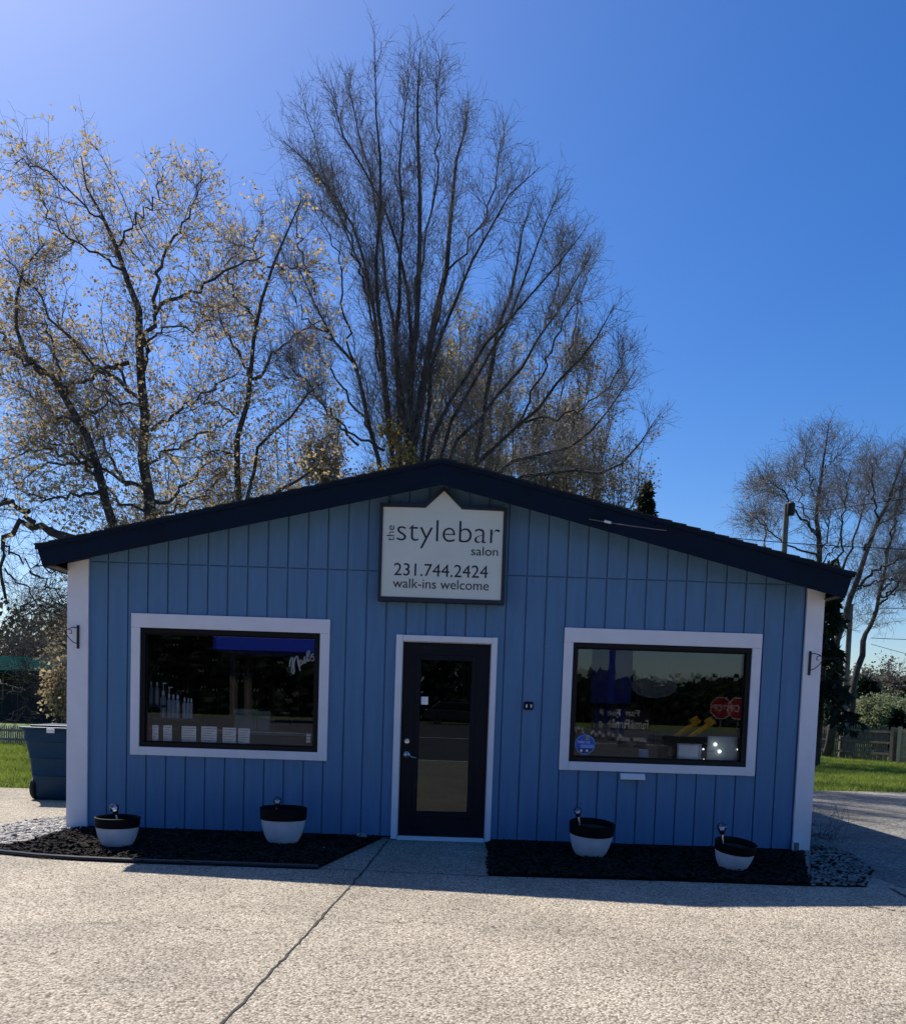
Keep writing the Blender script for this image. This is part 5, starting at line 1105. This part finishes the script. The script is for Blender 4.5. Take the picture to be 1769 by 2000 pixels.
# farm shop sign
c = mir(1231, 1407, 50); hw = 37 / FPX * (50 + CD)
t = thing('roadside_sign', 'dark roadside sign with white lettering mirrored low in the right window', 'sign', (c[0], c[1], -.03))
b = MB(); b.box((c[0] - hw * 1.05, c[1] - .2, c[2] - hw * .55), (c[0] + hw * 1.05, c[1], c[2] + hw * .62)); b.build('sign_board', 'cardark', t)
text('Family', (c[0] - hw * .9, c[2] + hw * .12, c[0] + hw * .45, c[2] + hw * .55), c[1] + .01, 'white', t, 'lettering', normal=-1, bold=.02)
text('Farm&Home', (c[0] - hw * .95, c[2] - hw * .45, c[0] + hw * .95, c[2] + hw * .05), c[1] + .01, 'white', t, 'lettering', normal=-1, bold=.02)
for s_ in (-.7, .7):
    b = MB(); b.box((c[0] + s_ * hw - .08, c[1] - .15, -.03), (c[0] + s_ * hw + .08, c[1] - .05, c[2] - hw * .551)); b.build('sign_post', 'greywood', t)
# blue canopy
a_ = mir(415, 1255, 38); c_ = mir(640, 1262, 38); th_ = 26 / FPX * (38 + CD)
t = thing('blue_canopy', 'flat blue forecourt canopy mirrored at the top of the left window', 'canopy', ((a_[0] + c_[0]) / 2, a_[1] - 3, -.03))
b = MB(); b.box((a_[0], a_[1] - 6, a_[2] - th_ / 2), (c_[0] + 2, a_[1], a_[2] + th_ / 2)); b.build('canopy_roof', 'canopy_blue', t, bevel=.03)
for X_ in (a_[0] + .8, c_[0] + .8):
    for Y_ in (-1.2, -4.8):
        b = MB(); b.box((X_ - .12, a_[1] + Y_ - .12, -.03), (X_ + .12, a_[1] + Y_ + .12, a_[2] - th_ / 2 - .001)); b.build('column', 'greywood', t)
# yellow loader boom
A = mir(1330, 1452, 14); B = mir(1396, 1408, 14)
t = thing('boom_trailer', 'dark trailer with a slanting yellow boom mirrored in the right window', 'trailer', ((A[0] + B[0]) / 2, A[1], -.03))
b = MB(); d = B - A; L = np.linalg.norm(d); an = -math.atan2(d[2], d[0]); m_ = (A + B) / 2
b.obox(tuple(m_), (L, .14, .10), 0, 0, an); b.obox(tuple(A + d * .86 + np.array((0, 0, .05))), (L * .2, .15, .2), 0, 0, an); b.build('boom', 'yellow', t, bevel=.01)
b = MB(); b.box((A[0] - .3, A[1] - .7, .5), (B[0] + 1.1, A[1] + .1, max(.75, A[2] - .05))); b.build('trailer_bed', 'cardark', t)
for X_ in (A[0] + .1, B[0] + .6):
    b = MB(); n = 24; v = []
    for (rx, dy) in ((.12, .12), (.34, .12), (.36, .15), (.36, .3), (.34, .33), (.12, .33)):
        for k in range(n): an_ = 2 * math.pi * k / n; v.append((X_ + rx * math.cos(an_), A[1] + dy - .05, .34 + rx * math.sin(an_)))
    b.add(v, [(i * n + k, i * n + (k + 1) % n, (i + 1) * n + (k + 1) % n, (i + 1) * n + k) for i in range(5) for k in range(n)]); b.build('wheel', 'rubber', t, smooth=True)
# parked cars
def car(X, Y, m, label, group='cars parked across the road'):
    t = thing('parked_car', label, 'car', (X, Y, -.03), group)
    b = MB(); b.prism([(X - 2.2, .3), (X + 2.2, .3), (X + 2.25, .75), (X + 1.5, .9), (X - 2.1, .95), (X - 2.25, .6)], Y - .85, Y + .85); b.prism([(X - 1.9, .951), (X + 1.35, .93), (X + .6, 1.42), (X - 1.3, 1.45)], Y - .72, Y + .72); b.build('body', m, t, bevel=.05)
    b = MB(); b.prism([(X - 1.6, 1.0), (X + 1.1, 1.0), (X + .52, 1.35), (X - 1.2, 1.37)], Y + .721, Y + .735); b.build('side_glass', 'carglass', t)
    for X_ in (X - 1.35, X + 1.4):
        b = MB(); n = 20; v = []
        for (rx, dy) in ((.1, .70), (.33, .70), (.33, .88), (.2, .89), (.1, .86)):
            for k in range(n): an_ = 2 * math.pi * k / n; v.append((X_ + rx * math.cos(an_), Y + dy, .3 + rx * math.sin(an_)))
        b.add(v, [(i * n + k, i * n + (k + 1) % n, (i + 1) * n + (k + 1) % n, (i + 1) * n + k) for i in range(4) for k in range(n)]); b.build('wheel', 'rubber', t, smooth=True)
for i, (X_, Y_, m_, lb) in enumerate(((1.2, -49, 'cardark', 'dark car across the road mirrored in the door glass'), (17.5, -33, 'cardark', 'dark car mirrored behind the slanting yellow boom'))): car(X_, Y_, m_, lb)
for i, (x, y) in enumerate(((115, 640), (180, 640), (250, 650), (440, 705), (570, 730), (730, 755), (810, 780), (940, 800), (1210, 870), (1265, 870), (1320, 875), (1375, 885))):
    px, py = 1110 + .1074 * x, 1360 + .1074 * y; g_ = gnd(px, py + 6); dd = g_[1]; c = mir(px, py, dd)
    t = thing('marker_post', 'small white marker post mirrored low in the right window', 'post', (c[0], c[1], -.03), 'white marker posts along the road verge')
    b = MB(); b.box((c[0] - .05, c[1] - .05, -.03), (c[0] + .05, c[1] + .05, c[2] + .10)); b.build('post_body', 'cardark', t); b = MB(); b.box((c[0] - .055, c[1] - .055, c[2] + .1), (c[0] + .055, c[1] + .055, c[2] + .24)); b.build('reflector', 'white', t)
